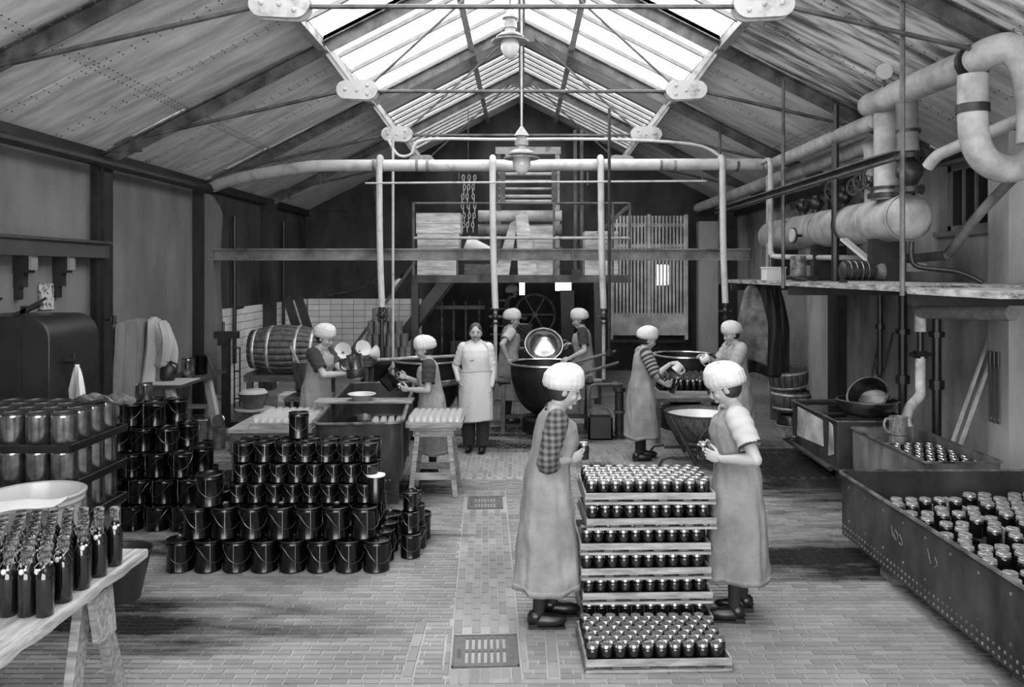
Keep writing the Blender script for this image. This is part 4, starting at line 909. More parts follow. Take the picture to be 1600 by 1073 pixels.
# things on the gantry shelf
t = thing('electric_motor', 'small dark motor with pipe on the gantry shelf under the drum', 'motor', (3.42, 8.15, 2.14))
MB().lathe([(.07, -.17), (.10, -.15), (.10, .15), (.07, .17)], 20, at=(0, 0, .12), M=Matrix.Rotation(PI/2, 4, 'Y')@Matrix.Rotation(0, 4, 'Z')).build('motor_body', M_DARK, t, 40)
MB().box(-.15, .15, -.09, .09, 0, .03).build('base', M_DARK, t, 0); MB().lathe([(.02, .16), (.07, .2), (.09, .24), (.09, .26), (.02, .26)], 16, at=(0, 0, .11), M=Matrix.Rotation(PI/2, 4, 'Y')).build('coupling', mat('grey_iron', 90, .5), t, 40)
for k in range(4): MB().lathe([(.103, -.1+k*.06), (.108, -.095+k*.06), (.103, -.09+k*.06)], 20, at=(0, 0, .12), M=Matrix.Rotation(PI/2, 4, 'Y'), cap0=False, cap1=False).build('band', M_EDGE, t, 40)
t = thing('shelf_can', 'rusty tall tin can on the far part of the gantry shelf', 'can', (3.30, 9.55, 2.14)); MB().lathe([(.09, 0), (.092, .01), (.09, .30), (.085, .305), (.001, .303)], 20, cap1=False).build('can_body', mat('rusty_tin', 140, .5, .4, v2=70, scale=9), t, 40); MB().lathe([(.092, .15), (.095, .155), (.092, .16)], 20, cap0=False, cap1=False).build('band', M_EDGE, t, 40)
tag(MB().box(3.25, 3.5, 10.6, 10.85, 2.14, 2.3).box(3.24, 3.51, 10.59, 10.86, 2.3, 2.32).build('paper_box', mat('paper_box', 190, .8), None, 0), 'small pale box at the far end of the gantry shelf', 'box')
for i in range(3): o = MB().box(-.04, .04, -.75, .75, 0, .02).build('batten', M_WOOD, None, 0, loc=(3.3+i*.13, 7.25-i*.06, 2.14)); o.rotation_euler = (0, 0, -.03*i); tag(o, 'pale batten lying on the gantry shelf before the drum end, %s' % ['outermost', 'middle one', 'innermost'][i], 'batten', 'battens on the gantry shelf')
t = thing('hanging_coil', 'oily dark rags and coil bundled on the shelf', 'rags', (3.24, 9.15, 2.14)); b = MB()
for k in range(5): b.tube([(.1*math.cos(a)*(1+.2*k), .15*math.sin(a)+.02*k, .02+.008*k+.006*math.sin(a*3+k)) for a in [2*PI*q/14 for q in range(14)]], .012, 5, closed=True)
b.build('rope_coil', M_DARK, t)
# hanging sacks and aprons below the gantry's far end
M_SACK = mat('sacking', 104, .9, v2=52, scale=6, detail=6); M_LEA = mat('oilskin', 30, .6, v2=16, scale=5)
def drape(name, label, cat, x, y, zt, zb, wd, m, seed, dirv=(0, 1, 0), nrm=(-1, 0, 0), fold=.03, nf=3, pinch=.35, group=None, belly=.06, th=.006):
    dv = Vector(dirv); nv = Vector(nrm); Rr = random.Random(seed); ph = Rr.uniform(0, 6)
    def fn(u, v):
        w_ = wd*(pinch+(1-pinch)*min(1, v*2.2)**.7); s_ = (u-.5)*w_
        f = fold*math.sin(u*nf*2*PI+ph+v*1.3)*(.4+v)+fold*.35*math.sin(u*nf*3.3*PI+v*5+ph*2)+belly*math.sin(PI*v)
        hem = .03*math.sin(u*5+ph)
        return Vector((x, y, zt))+dv*s_+nv*(f+.01)+Vector((0, 0, -(zt-zb)*v+hem*v-(.05*(abs(u-.5)*2)**2)*(1-v)))
    o = MB().sheet(fn, 36, 28).build(name, m, None, 60, solid=th); return tag(o, label, cat, group)
drape('oilskin_apron', 'black oilskin apron hanging from the gantry shelf end, outermost', 'apron', 3.42, 11.3, 2.086, .8, .5, M_LEA, 1, (.9, -.3, 0), (-.2, -1, 0), .035, 1.3)
drape('sack', 'coarse grey sack hanging from the shelf between black aprons', 'sack', 3.17, 11.02, 2.086, 1.0, .42, M_SACK, 2, (.9, -.3, 0), (-.2, -1, 0), .025, 1.1, belly=.12)
drape('oilskin_apron', 'black oilskin apron hanging behind the grey sack', 'apron', 3.66, 11.62, 2.086, .75, .45, M_LEA, 3, (.9, -.3, 0), (-.2, -1, 0), .035, 1.2)
t = thing('gas_cylinder', 'grey round topped cylinder standing behind the barrel stack', 'cylinder', (3.92, 12.25, 0)); MB().lathe([(.11, 0), (.11, 1.2), (.09, 1.29), (.03, 1.33), (.03, 1.40), (.001, 1.40)], 18, cap1=False).build('shell', mat('cylinder_grey', 74, .45, v2=50, scale=4), t, 40); MB().box(-.03, .03, -.03, .03, 1.4, 1.46).build('valve', M_DARK, t, 0)
# ================================================================ OVERHEAD PIPES, BEAM, LAMPS
t = thing('steam_header', 'long white lagged steam pipe crossing the hall under the roof', 'pipe', (0, 0, 0))
MB().tube(smooth_path([(-4.66, 12.12, 3.54), (-4.5, 12.0, 3.58), (-4.0, 11.75, 3.66), (-3.2, 11.52, 3.75), (-2.7, 11.5, 3.78), (-1, 11.5, 3.78), (1, 11.5, 3.79), (3.45, 11.5, 3.80)], 5), .085, 16).build('pipe_run', M_LAGW, t)
MB().tube([(-4.64, 12.14, 3.53), (-4.74, 11.9, 3.5), (-4.74, 4.5, 3.47)], .058, 10).build('pipe_run', M_DARK, t)
for x in (-2.12, -1.5, -1.35, 2.0, 2.2, 3.1): MB().tube([(x-.02, 11.5, 3.785), (x+.02, 11.5, 3.785)], .092, 14).build('strap', M_LAGD, t)
for x in (-2.9, -.9, .95, 2.6): MB().tube([(x, 11.5, 3.69), (x, 11.5, 3.5)], .012, 6).build('hanger', M_STEEL, t)
for i, (px, zt, zl) in enumerate(((594, 1.74, 1.0), (770, 1.72, .73), (938, 1.72, .73), (1127, 1.8, 1.2))):
    x = (px-CX)*11.42/F
    t = thing('drop_pipe', 'white lagged drop pipe from the overhead header, %s' % ['over the stacked tins', 'beside the man in white', 'right of the central cauldron', 'nearest the gantry shelf'][i], 'pipe', (0, 0, 0), 0, 'drop pipes from the steam header')
    MB().tube(smooth_path([(x, 11.5, 3.86), (x, 11.40, 3.88), (x, 11.34, 3.80), (x, 11.34, 3.6), (x+.01, 11.34, 2.6), (x+.04, 11.34, zt)], 5), .046, 12).build('lagged_pipe', M_LAGW, t)
    MB().tube([(x+.04, 11.34, zt), (x+.04, 11.34, zl)], .026, 10).build('iron_pipe', M_LAG if i in (1, 2) else M_DARK, t)
    MB().ell((x+.04, 11.34, zt-.1), (.045, .045, .06), 10, 8).tube([(x-.05, 11.34, zt-.1), (x+.13, 11.34, zt-.1)], .016, 6).build('valve', M_DARK, t)
    for zz in (zt, zt-.19): MB().tube([(x+.04, 11.34, zz-.015), (x+.04, 11.34, zz+.015)], .05, 12).build('collar', M_DARK, t)
bm = MB(); bm.box(-4.72, 3.5, 12.22, 12.38, 2.59, 2.61).box(-4.72, 3.5, 12.22, 12.38, 2.43, 2.45).box(-4.72, 3.5, 12.29, 12.31, 2.45, 2.59)
for x in (-.35, .78): bm.box(x-.01, x+.01, 12.22, 12.38, 2.45, 2.59)
struct(bm, 'beam_1', mat('beam_paint', 128, .5, v2=52, scale=2.2, detail=7))
for i, (x, y0_, z) in enumerate(((-1.2, 11.2, 3.48), )):
    tag(MB().tube([(-2.2, 11.25, 3.50), (2.6, 11.25, 3.53)], .014, 6).build('conduit', M_STEELL, None), 'thin conduit running just below the white header', 'conduit')
tag(MB().tube(smooth_path([(-2.05, 12.3, 4.28), (-1.9, 12.3, 4.05), (-1.7, 12.3, 4.06), (-1.5, 12.3, 4.28), (-.3, 12.3, 4.29), (1.3, 12.3, 4.29), (2.6, 12.2, 4.2), (2.95, 11.9, 3.98)], 6), .024, 8).build('conduit', M_LAGW, None), 'thin pale conduit following the third truss tie rod', 'conduit')
for i, (px, d, z0_, z1_, r_, m) in enumerate(((614, 11.9, .0, 4.2, .02, M_LAGW), (952, 11.0, 1.1, 4.5, .022, M_DARK), (1200, 12.0, 1.7, 3.7, .03, M_LAG))):
    x = (px-CX)*d/F; tag(MB().tube([(x, d, z0_), (x, d, z1_)], r_, 8).tube([(x, d, z0_), (x, d, z0_+.08)], r_*2, 8).build('rod', m, None), ['thin white rod hanging beside the first drop pipe', 'dark knotted rod hanging right of the third drop pipe', 'pale thin pipe rising at the gantry shelf end'][i], 'rod')
def lamp(label, x, y, z, ztop, m_rod):
    t = thing('pendant_lamp', label, 'lamp', (x, y, z), 0, 'pendant lamps under the ridge')
    MB().lathe([(.21, .10), (.205, .085), (.10, .10), (.10, .13), (.155, .135), (.155, .15), (.11, .18), (.06, .20), (.06, .23), (.078, .24), (.078, .30), (.06, .315), (.06, .34), (.09, .35), (.06, .40), (.03, .44), (.02, .46)], 28).build('shade', mat('lamp_enamel', 150, .4, v2=100, scale=9), t, 40)
    MB().lathe([(.098, .10), (.105, .06), (.10, .0), (.075, -.06), (.03, -.10), (.001, -.105)], 24, cap0=False, cap1=False).build('globe', mat('milk_glass', 185, .2), t, 60)
    MB().tube([(0, 0, .46), (0, 0, ztop-z)], .012, 6).build('hanging_rod', m_rod, t)
    MB().lathe([(.065, .24), (.068, .27), (.065, .30)], 20, cap0=False, cap1=False).build('vent_ring', M_DARK, t)
lamp('round pendant lamp hanging on the long rod before the white header', 0, 9.3, 3.48, RIDGE-.2, M_STEELL)
lamp('round pendant lamp hung higher from the second truss, near the skylight', -.13, 9.0, 4.75, RIDGE-.2, M_STEEL)
# ================================================================ MEZZANINE AT THE BACK
M_CRATE = mat('crate_board', 205, .7, v2=140, scale=3, stretch=(1, 5, 5), detail=6, obrand=.12)
mz = thing('mezzanine', 'timber mezzanine platform with iron rails and stairs at the back', 'platform', (0, 0, 0))
MB().box(-1.86, 1.86, 13.6, 13.72, 2.07, 2.2).build('edge_beam', mat('platform_beam', 92, .7, v2=45, scale=3), mz, 0)
for k in range(12): MB().box(-1.86+k*.31, -1.86+k*.31+.302, 13.72, 18.3, 2.15, 2.19).build('floorboard', M_WOODD, mz, 0)
for x in (-1.82, 1.3): MB().box(x-.06, x+.06, 13.62, 13.72, 0, 2.07).build('post', M_DARK, mz, 0)
for z in (2.83, 3.42): MB().tube([(-1.84, 13.62, z), (1.84, 13.62, z)], .02 if z > 3 else .025, 6).build('rail', M_STEEL if z > 3 else M_STEELL, mz)
for x in (-1.84, .55, 1.55, 1.84): MB().box(x-.02, x+.02, 13.6, 13.64, 2.19, 3.44).build('rail_post', M_STEEL, mz, 0)
MB().bar((1.3, 13.64, 2.9), (1.84, 13.64, 3.4), .03, .06).build('brace', M_STEEL, mz, 0)
for sg in (0, .75): MB().bar((-2.95, 13.9+sg, .0), (-1.3, 13.9+sg, 2.12), .05, .2).build('stringer', M_DARK, mz, 0)
for k in range(1, 10): MB().box(-2.95+k*.165-.1, -2.95+k*.165+.1, 13.93, 14.62, k*.212-.02, k*.212+.02).build('tread', M_WOODD, mz, 0)
MB().bar((-2.95, 13.86, .9), (-1.5, 13.86, 2.9), .03, .05).build('handrail', M_STEEL, mz, 0)
def crate(name, label, x0, x1, y0_, y1_, z0_, z1_, nb=2, group=None, m=None):
    t = thing(name, label, 'crate', (0, 0, 0), 0, group); h = (z1_-z0_)/nb
    for k in range(nb):
        a, b = z0_+k*h, z0_+(k+1)*h-.006
        MB().box(x0, x1, y0_, y0_+.02, a, b).build('front_board', m or M_CRATE, t, 0); MB().box(x0, x1, y1_-.02, y1_, a, b).build('back_board', m or M_CRATE, t, 0)
        MB().box(x0, x0+.02, y0_+.02, y1_-.02, a, b).build('side_board', m or M_CRATE, t, 0); MB().box(x1-.02, x1, y0_+.02, y1_-.02, a, b).build('side_board', m or M_CRATE, t, 0)
    MB().box(x0, x1, y0_, y1_, z1_-.006, z1_+.01).build('lid', m or M_CRATE, t, 0); return t
GC = 'crates on the mezzanine'
crate('wooden_crate', 'pale wooden crate at the left end of the mezzanine, lowest of the stack', -1.8, -1.13, 13.8, 14.3, 2.192, 2.5, 2, GC)
crate('wooden_crate', 'pale wooden crate in the middle of the mezzanine stack', -1.8, -1.08, 13.8, 14.3, 2.515, 2.9, 2, GC)
crate('wooden_crate', 'clean pale crate topping the mezzanine stack', -1.82, -1.06, 13.8, 14.3, 2.915, 3.26, 2, GC)
crate('tall_crate', 'tall pale boarded crate on the mezzanine beside leaning boards', .05, .58, 13.9, 14.4, 2.192, 3.05, 3)
for i, (xa, xb, y_, m) in enumerate(((-.38, -.12, 13.86, M_CRATE), (-.08, .18, 13.80, M_CRATE))):
    tag(MB().hexa([(xa-.1+.12*i, y_, 2.2), (xb-.1+.2*i, y_, 2.2), (xb-.1+.2*i, y_+.03, 2.2), (xa-.1+.12*i, y_+.03, 2.2), (xa+.2-.2*i-.02, y_+.06, 3.1+.12*i), (xb+.06-.15*i, y_+.06, 3.18+.12*i), (xb+.06-.15*i, y_+.09, 3.18+.12*i), (xa+.2-.2*i-.02, y_+.09, 3.1+.12*i)]).build('leaning_board', m, None, 0), ['rough board leaning left on the mezzanine behind the other', 'broad board leaning upright on the mezzanine before the tall crate'][i], 'board')
tag(MB().tube([(-.98, 14.1, 2.75), (-.42, 14.1, 2.52)], [.15, .10], 18).build('canvas_roll', mat('canvas', 205, .8, var=.2, scale=6), None), 'pale canvas roll lying slanted on the mezzanine clutter', 'roll')
crate('dark_crate', 'dark low crate under the canvas roll on the mezzanine', -1.0, -.4, 13.95, 14.35, 2.192, 2.38, 1, None, M_WOODD)
t = thing('roller_machine', 'iron roller machine with horizontal bars rising behind the mezzanine rail', 'machine', (0, 0, 0))
for x in (-.42, .66): MB().box(x-.04, x+.04, 14.72, 14.84, 2.19, 4.55).build('side_frame', M_STEELL if x > 0 else M_STEEL, t, 0)
MB().box(-.48, .72, 14.7, 14.86, 4.42, 4.55).build('head_beam', M_STEELL, t, 0)
for z, r_ in ((3.55, .03), (3.64, .03), (3.78, .022), (3.92, .022), (4.05, .03)): MB().tube([(-.42, 14.68, z), (.66, 14.68, z)], r_, 8).build('bar', M_LAGW, t)
for z, r_, m in ((3.28, .11, M_LAG), (3.02, .12, M_LAGD), (2.62, .10, M_DARK)): MB().tube([(-.8, 14.78, z), (.74, 14.78, z)], r_, 16).build('roller', m, t)
MB().box(-.3, -.1, 14.7, 14.86, 4.2, 4.42).box(.35, .6, 14.7, 14.86, 4.15, 4.3).build('weight', M_STEELL, t, 0)
for x in (-.35, .6): MB().box(x-.05, x+.05, 14.62, 14.74, 3.5, 4.1).build('bearing', M_STEEL, t, 0)
t = thing('chain_hoist', 'looped pale chains hanging left of the roller machine', 'chain', (0, 0, 0))
for q, x in enumerate((-1.05, -.96, -.86)):
    for k in range(12):
        zc = 3.95-k*.085; M_ = Matrix.Rotation(PI/2 if k % 2 else 0, 4, 'Z')
        MB().tube([M_ @ Vector((.022*math.cos(a), 0, .05*math.sin(a)))+Vector((x+.02*math.sin(k*.9+q), 14.4, zc)) for a in [2*PI*i/10 for i in range(10)]], .008, 5, closed=True).build('link', M_LAGW, t)
MB().tube([(-.96, 14.4, 3.98), (-.96, 14.4, 5.2)], .01, 6).build('hook_rod', M_STEEL, t)
t = thing('shop_column', 'tall riveted iron column at the back right of the roller machine', 'column', (0, 0, 0))
for x in (1.0, 1.12): MB().box(x-.03, x+.03, 14.9, 15.0, 2.19, 4.9).build('channel', M_STEEL, t, 0)
MB().box(.94, 1.18, 14.89, 15.01, 2.19, 2.3).build('base', M_STEEL, t, 0)
crate('square_box', 'pale square box at the mezzanine\'s stair end', 1.1, 1.68, 13.9, 14.4, 2.192, 2.95, 2)
# lattice loft gate on the back wall
t = thing('slatted_gate', 'pale slatted gate of two leaves on the back wall', 'gate', (0, 0, 0)); M_SLAT = mat('gate_paint', 222, .7, v2=165, scale=3, obrand=.1)
gx0, gx1, gz0, gz1 = 2.04, 3.74, .72, 3.53
for k in range(21):
    x = gx0+.04+k*(gx1-gx0-.08)/20; MB().box(x-.024, x+.024, 18.16, 18.19, gz0+.1, gz1).build('slat', M_SLAT, t, 0)
for z in (1.28, 3.32, 2.85): MB().box(gx0, gx1, 18.19, 18.22, z-.04, z+.04).build('rail', M_SLAT, t, 0)
for x in (gx0, (gx0+gx1)/2, gx1): MB().box(x-.035, x+.035, 18.14, 18.24, gz0, gz1+.03).build('stile', M_SLAT, t, 0)
for i in range(2):
    a = gx0+.04 if i == 0 else (gx0+gx1)/2+.04; MB().box(a, a+.78, 18.12, 18.16, .82, 1.30).build('lower_panel', M_SLAT, t, 0)
MB().box(gx0, gx1, 18.22, 18.38, .64, .72).build('sill', M_DARK, t, 0)
struct(MB().box(gx0, gx1, 18.25, 18.4, 0, 3.5), 'door_1', mat('dark_opening', 14, .9)) if False else None
struct(MB().box(4.02, 4.45, 18.1, 18.4, 0, 3.4), 'pier_back', M_PLASR)
# dark machinery under the mezzanine
t = thing('filling_machine', 'dark belt driven machine with a spoked wheel under the mezzanine', 'machine', (0, 0, 0))
for (x0_, x1_, z0_, z1_) in ((-1.35, -.55, 0, .95), (-.35, .2, 0, 1.25), (.75, 1.0, 0, 1.9)): MB().box(x0_, x1_, 15.2, 15.6, z0_, z1_).build('body', M_DARK, t, 0)
MB().tube([(.25+.38*math.cos(a), 15.1, 1.45+.38*math.sin(a)) for a in [2*PI*k/32 for k in range(32)]], .03, 8, closed=True).build('wheel', M_STEEL, t)
for k in range(6): a = PI*k/3; MB().tube([(.25, 15.1, 1.45), (.25+.38*math.cos(a), 15.1, 1.45+.38*math.sin(a))], .018, 6).build('spoke', M_STEEL, t)
MB().tube([(.25, 15.0, 1.45), (.25, 15.4, 1.45)], .05, 10).build('axle', M_STEEL, t)
for x in (-1.5, -1.28, -1.05, -.8): MB().tube([(x, 15.1, .6), (x, 15.1, 1.7)], .02, 6).build('spindle', M_EDGE, t)
MB().box(-1.6, -.7, 15.05, 15.15, 1.55, 1.62).build('crossbar', M_STEEL, t, 0)
for k in range(6): MB().box(-.6, -.3, 15.1, 15.14, .9+k*.16, .93+k*.16).build('rung', M_STEEL, t, 0)
# ================================================================ CAULDRONS AND CARTS IN THE MIDDLE
M_CAUL = mat('cauldron_iron', 44, .4, .5, v2=24, scale=4, detail=6); M_RIML = mat('rim_metal', 200, .25, .85, v2=140, scale=8)
def cauldron(label, x, y, r, zr, dep, rimm=M_RIML, band=False, rz=0):
    t = thing('cauldron', label, 'cauldron', (x, y, 0), rz); p = [(.001, zr-dep)]
    for k in range(1, 13): a = PI/2*k/12; p.append((r*math.sin(a)**.8, zr-dep*math.cos(a)**1.0))
    pr = p+[(r+.03, zr+.0), (r+.035, zr+.012), (r-.012, zr+.014)]+[(max(.001, q[0]-.012), q[1]+.012) for q in p[::-1]]
    MB().lathe(pr, 40, cap0=False, cap1=False).build('bowl', M_CAUL, t, 40)
    MB().lathe([(r-.02, zr+.012), (r-.01, zr+.026), (r+.035, zr+.026), (r+.04, zr+.006), (r+.01, zr+.0)], 40, cap0=False, cap1=False).build('rim', rimm, t, 40)
    MB().lathe([(r*.97, zr-.13), (.001, zr-.13)], 36, cap0=False, cap1=False).build('contents', M_LIQ, t, 40)
    if band:
        MB().lathe([(r*.985, zr-.30), (r*1.0, zr-.28), (r*.995, zr-.24), (r*.99, zr-.22)], 40, cap0=False, cap1=False).build('band', M_EDGE, t, 40, solid=.01)
    return t
c1 = cauldron('large dark tilting cauldron between the two women in the middle of the hall', .34, 11.35, .50, .95, .72)
for sx in (-1, 1):
    MB().tube([(sx*.50, 0, .70), (sx*.68, 0, .70)], .04, 10).tube([(sx*.60, 0, .70), (sx*.66, 0, .70)], .07, 12).build('trunnion', M_CAUL, c1)
    for yy in (-.18, .18): MB().bar((sx*.60, yy*.4, .66), (sx*.60, yy*1.6, 0), .06, .05).build('leg', M_CAUL, c1, 0)
    MB().tube([(sx*.68, 0, .71), (sx*(.76 if sx < 0 else .80), 0, .71)], .03, 8).build('steam_pipe', M_LAGD, c1)
MB().box(-.6, .6, -.03, .03, .18, .23).build('stretcher', M_CAUL, c1, 0)
MB().lathe([(.32, .0), (.34, .18), (.30, .22), (.1, .23)], 28).build('foot_ring', M_CAUL, c1, 40)
t = thing('copper_pan', 'bright copper pan tipped toward the camera between the two women', 'pan', (.335, 12.04, 1.165)); t.rotation_euler = (math.radians(52), 0, .05)
r_ = .285; pp = [(.001, -.19)]+[(r_*math.sin(PI/2*k/10)**.75, -.19*math.cos(PI/2*k/10)) for k in range(1, 11)]
MB().lathe(pp+[(r_+.015, 0), (r_+.015, .006), (r_-.006, .006)]+[(max(.001, q[0]-.006), q[1]+.006) for q in pp[::-1]], 40, cap0=False, cap1=False).build('bowl', M_COPL, t, 40)
MB().tube([((r_+.01)*math.cos(a), (r_+.01)*math.sin(a), .003) for a in [2*PI*k/40 for k in range(40)]], .008, 6, closed=True).build('rim', M_COP, t)
for sg in (-1, 1): MB().tube(smooth_path([(sg*.27, -.07, -.03), (sg*.34, -.07, -.01), (sg*.385, 0, 0), (sg*.34, .07, -.01), (sg*.27, .07, -.03)], 4), .014, 8).build('handle', M_COP, t)
c2 = cauldron('big dark cauldron with pale rim behind the man in white', -1.28, 11.0, .46, 1.03, .80, band=True)
for sx in (-1, 1): MB().bar((sx*.42, 0, .6), (sx*.5, 0, 0), .07, .07).build('leg', M_CAUL, c2, 0)
MB().lathe([(.36, 0), (.36, .3), (.3, .34)], 24).build('foot_ring', M_CAUL, c2, 40)
tag(MB().tube([(-1.92, 10.62, 1.085), (-.92, 11.1, 1.085)], .022, 8).build('stirring_stick', M_WOOD, None), 'pale stirring stick laid across the cauldron rim behind the man', 'stick')
c3 = cauldron('dark cauldron with pale rim behind the two women filling bottles', 2.36, 11.6, .44, 1.04, .75)
for sx in (-1, 1): MB().bar((sx*.40, 0, .6), (sx*.46, 0, 0), .07, .07).build('leg', M_CAUL, c3, 0)
MB().lathe([(.34, 0), (.34, .3), (.28, .34)], 24).build('foot_ring', M_CAUL, c3, 40)
for i, (a, b) in enumerate((((.70, 11.1, .985), (1.30, 11.05, 1.16)), ((.86, 11.25, .83), (1.36, 11.2, .985)))):
    tag(MB().tube([a, b], [.026, .02], 8).build('paddle_pole', M_WOODD, None), ['wooden paddle pole resting on the central cauldron rim', 'thinner pole sticking out beside the central cauldron, under the other'][i], 'pole', 'poles at the central cauldron')
t = thing('pump_post', 'dark iron floor pump with a tap beside the central cauldron', 'pump', (1.33, 10.9, 0))
MB().lathe([(.09, 0), (.09, .03), (.06, .04), (.06, .62), (.085, .63), (.085, .68), (.05, .69)], 16).build('column', M_DARK, t, 40)
MB().lathe([(.075, .33), (.08, .35), (.075, .37)], 16, cap0=False, cap1=False).build('band', M_STEEL, t, 40)
MB().tube([(-.3, 0, .72), (.05, 0, .72)], .022, 8).tube([(-.1, 0, .72), (-.02, 0, .72)], .04, 8).tube(smooth_path([(-.3, 0, .72), (-.38, 0, .70), (-.42, 0, .6), (-.42, 0, .4)], 4), .02, 8).build('tap', M_STEEL, t)
t = thing('coal_bucket', 'dark square tub on the floor left of the floor pump', 'tub', (1.06, 10.84, 0)); MB().box(-.16, .16, -.12, .12, 0, .02).box(-.16, .16, -.12, -.1, 0, .3).box(-.16, .16, .1, .12, 0, .3).box(-.16, -.14, -.12, .12, 0, .3).box(.14, .16, -.12, .12, 0, .3).build('tub_body', M_DARK, t, 0); MB().tube([(-.16, 0, .3), (-.1, 0, .4), (.1, 0, .4), (.16, 0, .3)], .01, 6).build('handle', M_STEEL, t)
# wheeled tub cart and the bottle crate between the two pouring women
t = thing('tub_cart', 'round tub with white lining on an iron wheeled cart', 'cart', (2.12, 9.45, 0))
M_WICK = mat('tub_wood', 88, .7, v2=40, scale=12, stretch=(4, 4, .7), detail=6)
MB().lathe([(.18, .26), (.30, .32), (.40, .46), (.435, .60), (.42, .60), (.385, .47), (.28, .34), (.001, .30)], 36, cap1=False).build('tub_body', M_WICK, t, 40)
MB().lathe([(.425, .605), (.38, .48), (.30, .40), (.001, .385)], 36, cap0=False, cap1=False).build('lining', mat('white_lining', 215, .4, var=.2, scale=4), t, 40)
MB().tube([(.432*math.cos(a), .432*math.sin(a), .603) for a in [2*PI*k/36 for k in range(36)]], .011, 6, closed=True).build('rim', M_DARK, t)
for yy in (-.33, .33): MB().tube([(-.42, yy, .60), (-.12, yy, .05)], .022, 6).tube([(-.38, yy*.9, .12), (.35, yy*.9, .12)], .02, 6).tube([(-.25, yy, .5), (.2, yy, .12)], .02, 6).build('frame', M_DARK, t)
for yy in (-.40, .40):
    w2 = MB().tube([(.12+.25*math.cos(a), yy, .255+.25*math.sin(a)) for a in [2*PI*k/30 for k in range(30)]], .016, 6, closed=True)
    w2.build('wheel', M_DARK, t); q = MB()
    for k in range(6): a = PI*k/3+.2; q.tube([(.12, yy, .255), (.12+.25*math.cos(a), yy, .255+.25*math.sin(a))], .009, 5)
    q.build('spokes', M_DARK, t)
MB().tube([(.12, -.42, .255), (.12, .42, .255)], .018, 8).build('axle', M_DARK, t)
MB().tube(smooth_path([(-.38, -.33, .14), (-.5, -.33, .12), (-.56, -.33, .02)], 4), .016, 6).tube(smooth_path([(-.38, .33, .14), (-.5, .33, .12), (-.56, .33, .02)], 4), .016, 6).build('prop', M_DARK, t)
tt = thing('filling_table', 'dark table holding the crate of bottles between the pouring women', 'table', (2.20, 10.55, 0))
MB().box(-.48, .48, -.26, .26, .58, .62).build('top', M_WOODD, tt, 0)
for sx in (-1, 1):
    for sy in (-1, 1): MB().box(sx*.44-.03, sx*.44+.03, sy*.22-.03, sy*.22+.03, 0, .58).build('leg', M_WOODD, tt, 0)
t = thing('bottle_crate', 'pale shallow crate of dark bottles on the filling table', 'crate', (2.20, 10.36, .621))
MB().box(-.43, .43, 0, .016, 0, .09).build('front_board', M_WOOD, t, 0); MB().box(-.43, .43, .38, .396, 0, .09).build('back_board', M_WOOD, t, 0)
for sx in (-1, 1): MB().box(sx*.422-.008, sx*.422+.008, .016, .38, 0, .09).build('side_board', M_WOODY, t, 0)
MB().box(-.414, .414, .016, .38, 0, .012).build('crate_floor', M_WOOD, t, 0)
for j in range(4):
    for i in range(10):
        o = tag(link_mesh('swing_top_bottle', bb, None, (1.83+i*.082, 10.43+j*.083, .634), (0, 0, R.uniform(-.6, .6))), 'dark bottle in the crate on the filling table, %s, %s from left' % (RN[j], ORD[i]), 'bottle', 'bottles in the crate on the filling table')
        link_mesh('neck', nb, o); link_mesh('stopper', sm, o)
# ================================================================ LEFT WALL: VAT, CLOTHS, BENCH, CASK
t = thing('iron_autoclave', 'big dark iron steaming cabinet with clamps against the left wall', 'boiler', (0, 0, 0))
x0_, x1_, y0_, y1_ = -4.93, -4.10, 6.95, 7.75
def rprof(u): pass
lp = [(x0_, 0), (x1_, 0), (x1_, 1.66)]+[(x1_-.2+.2*math.cos(a), 1.66+.2*math.sin(a)) for a in [PI/2*k/8 for k in range(1, 9)]]+[(x0_, 1.86)]
n = len(lp); vs = [(x, y0_, z) for x, z in lp]+[(x, y1_, z) for x, z in lp]
MB().add(vs, [tuple(range(n)), tuple(range(2*n-1, n-1, -1))]+[(i, i+n, (i+1) % n+n, (i+1) % n) for i in range(n)]).build('cabinet_body', mat('cabinet_iron', 36, .4, v2=18, scale=3, detail=7), t, 30, bevel=.01)
for x in (-4.62, -4.35): MB().box(x-.012, x+.012, y0_-.02, y0_, .1, 1.7).build('rib', M_DARK, t, 0)
for x in (-4.75, -4.36): MB().bar((x-.12, 7.1, 1.87), (x+.10, 7.1, 1.98), .05, .04).bar((x-.05, 7.1, 1.86), (x-.05, 7.1, 1.95), .05, .05).bar((x-.02, 7.1, 1.93), (x+.14, 7.1, 2.02), .02, .02).build('clamp', M_DARK, t, 0)
for z in (1.45, 1.02): MB().tube([(x1_-.02, 7.2, z), (x1_+.09, 7.2, z)], .025, 8).tube([(x1_+.07, 7.2, z-.05), (x1_+.07, 7.2, z+.07)], .014, 6).build('cock', M_DARK, t)
tag(MB().box(-4.95, -4.94, 8.2, 8.45, 1.86, 2.13).build('wall_card', mat('card', 176, .8, v2=60, scale=26, contrast=(.5, .6)), None, 0), 'small printed card fixed on the wall behind the dark cabinet clamps', 'card')
drape('towel', 'narrow white towel hanging from the dark cabinet\'s side cock', 'towel', -4.01, 7.2, 1.42, .85, .26, mat('towel', 200, .9, var=.15, scale=10), 5, (.8, -.6, 0), (.6, .8, 0), .03, 2, pinch=.12, belly=.0)
t = thing('wall_tap', 'small dark brass tap sticking out of the iron column', 'tap', (-4.79, 9.22, 1.70)); MB().tube([(0, 0, 0), (.11, -.02, 0)], .014, 8).build('stem', M_DARK, t); MB().tube([(.11, -.02, -.05), (.11, -.02, .05)], .02, 8).tube([(.07, -.02, -.02), (.07, -.02, .03)], .018, 8).build('knob', M_DARK, t)
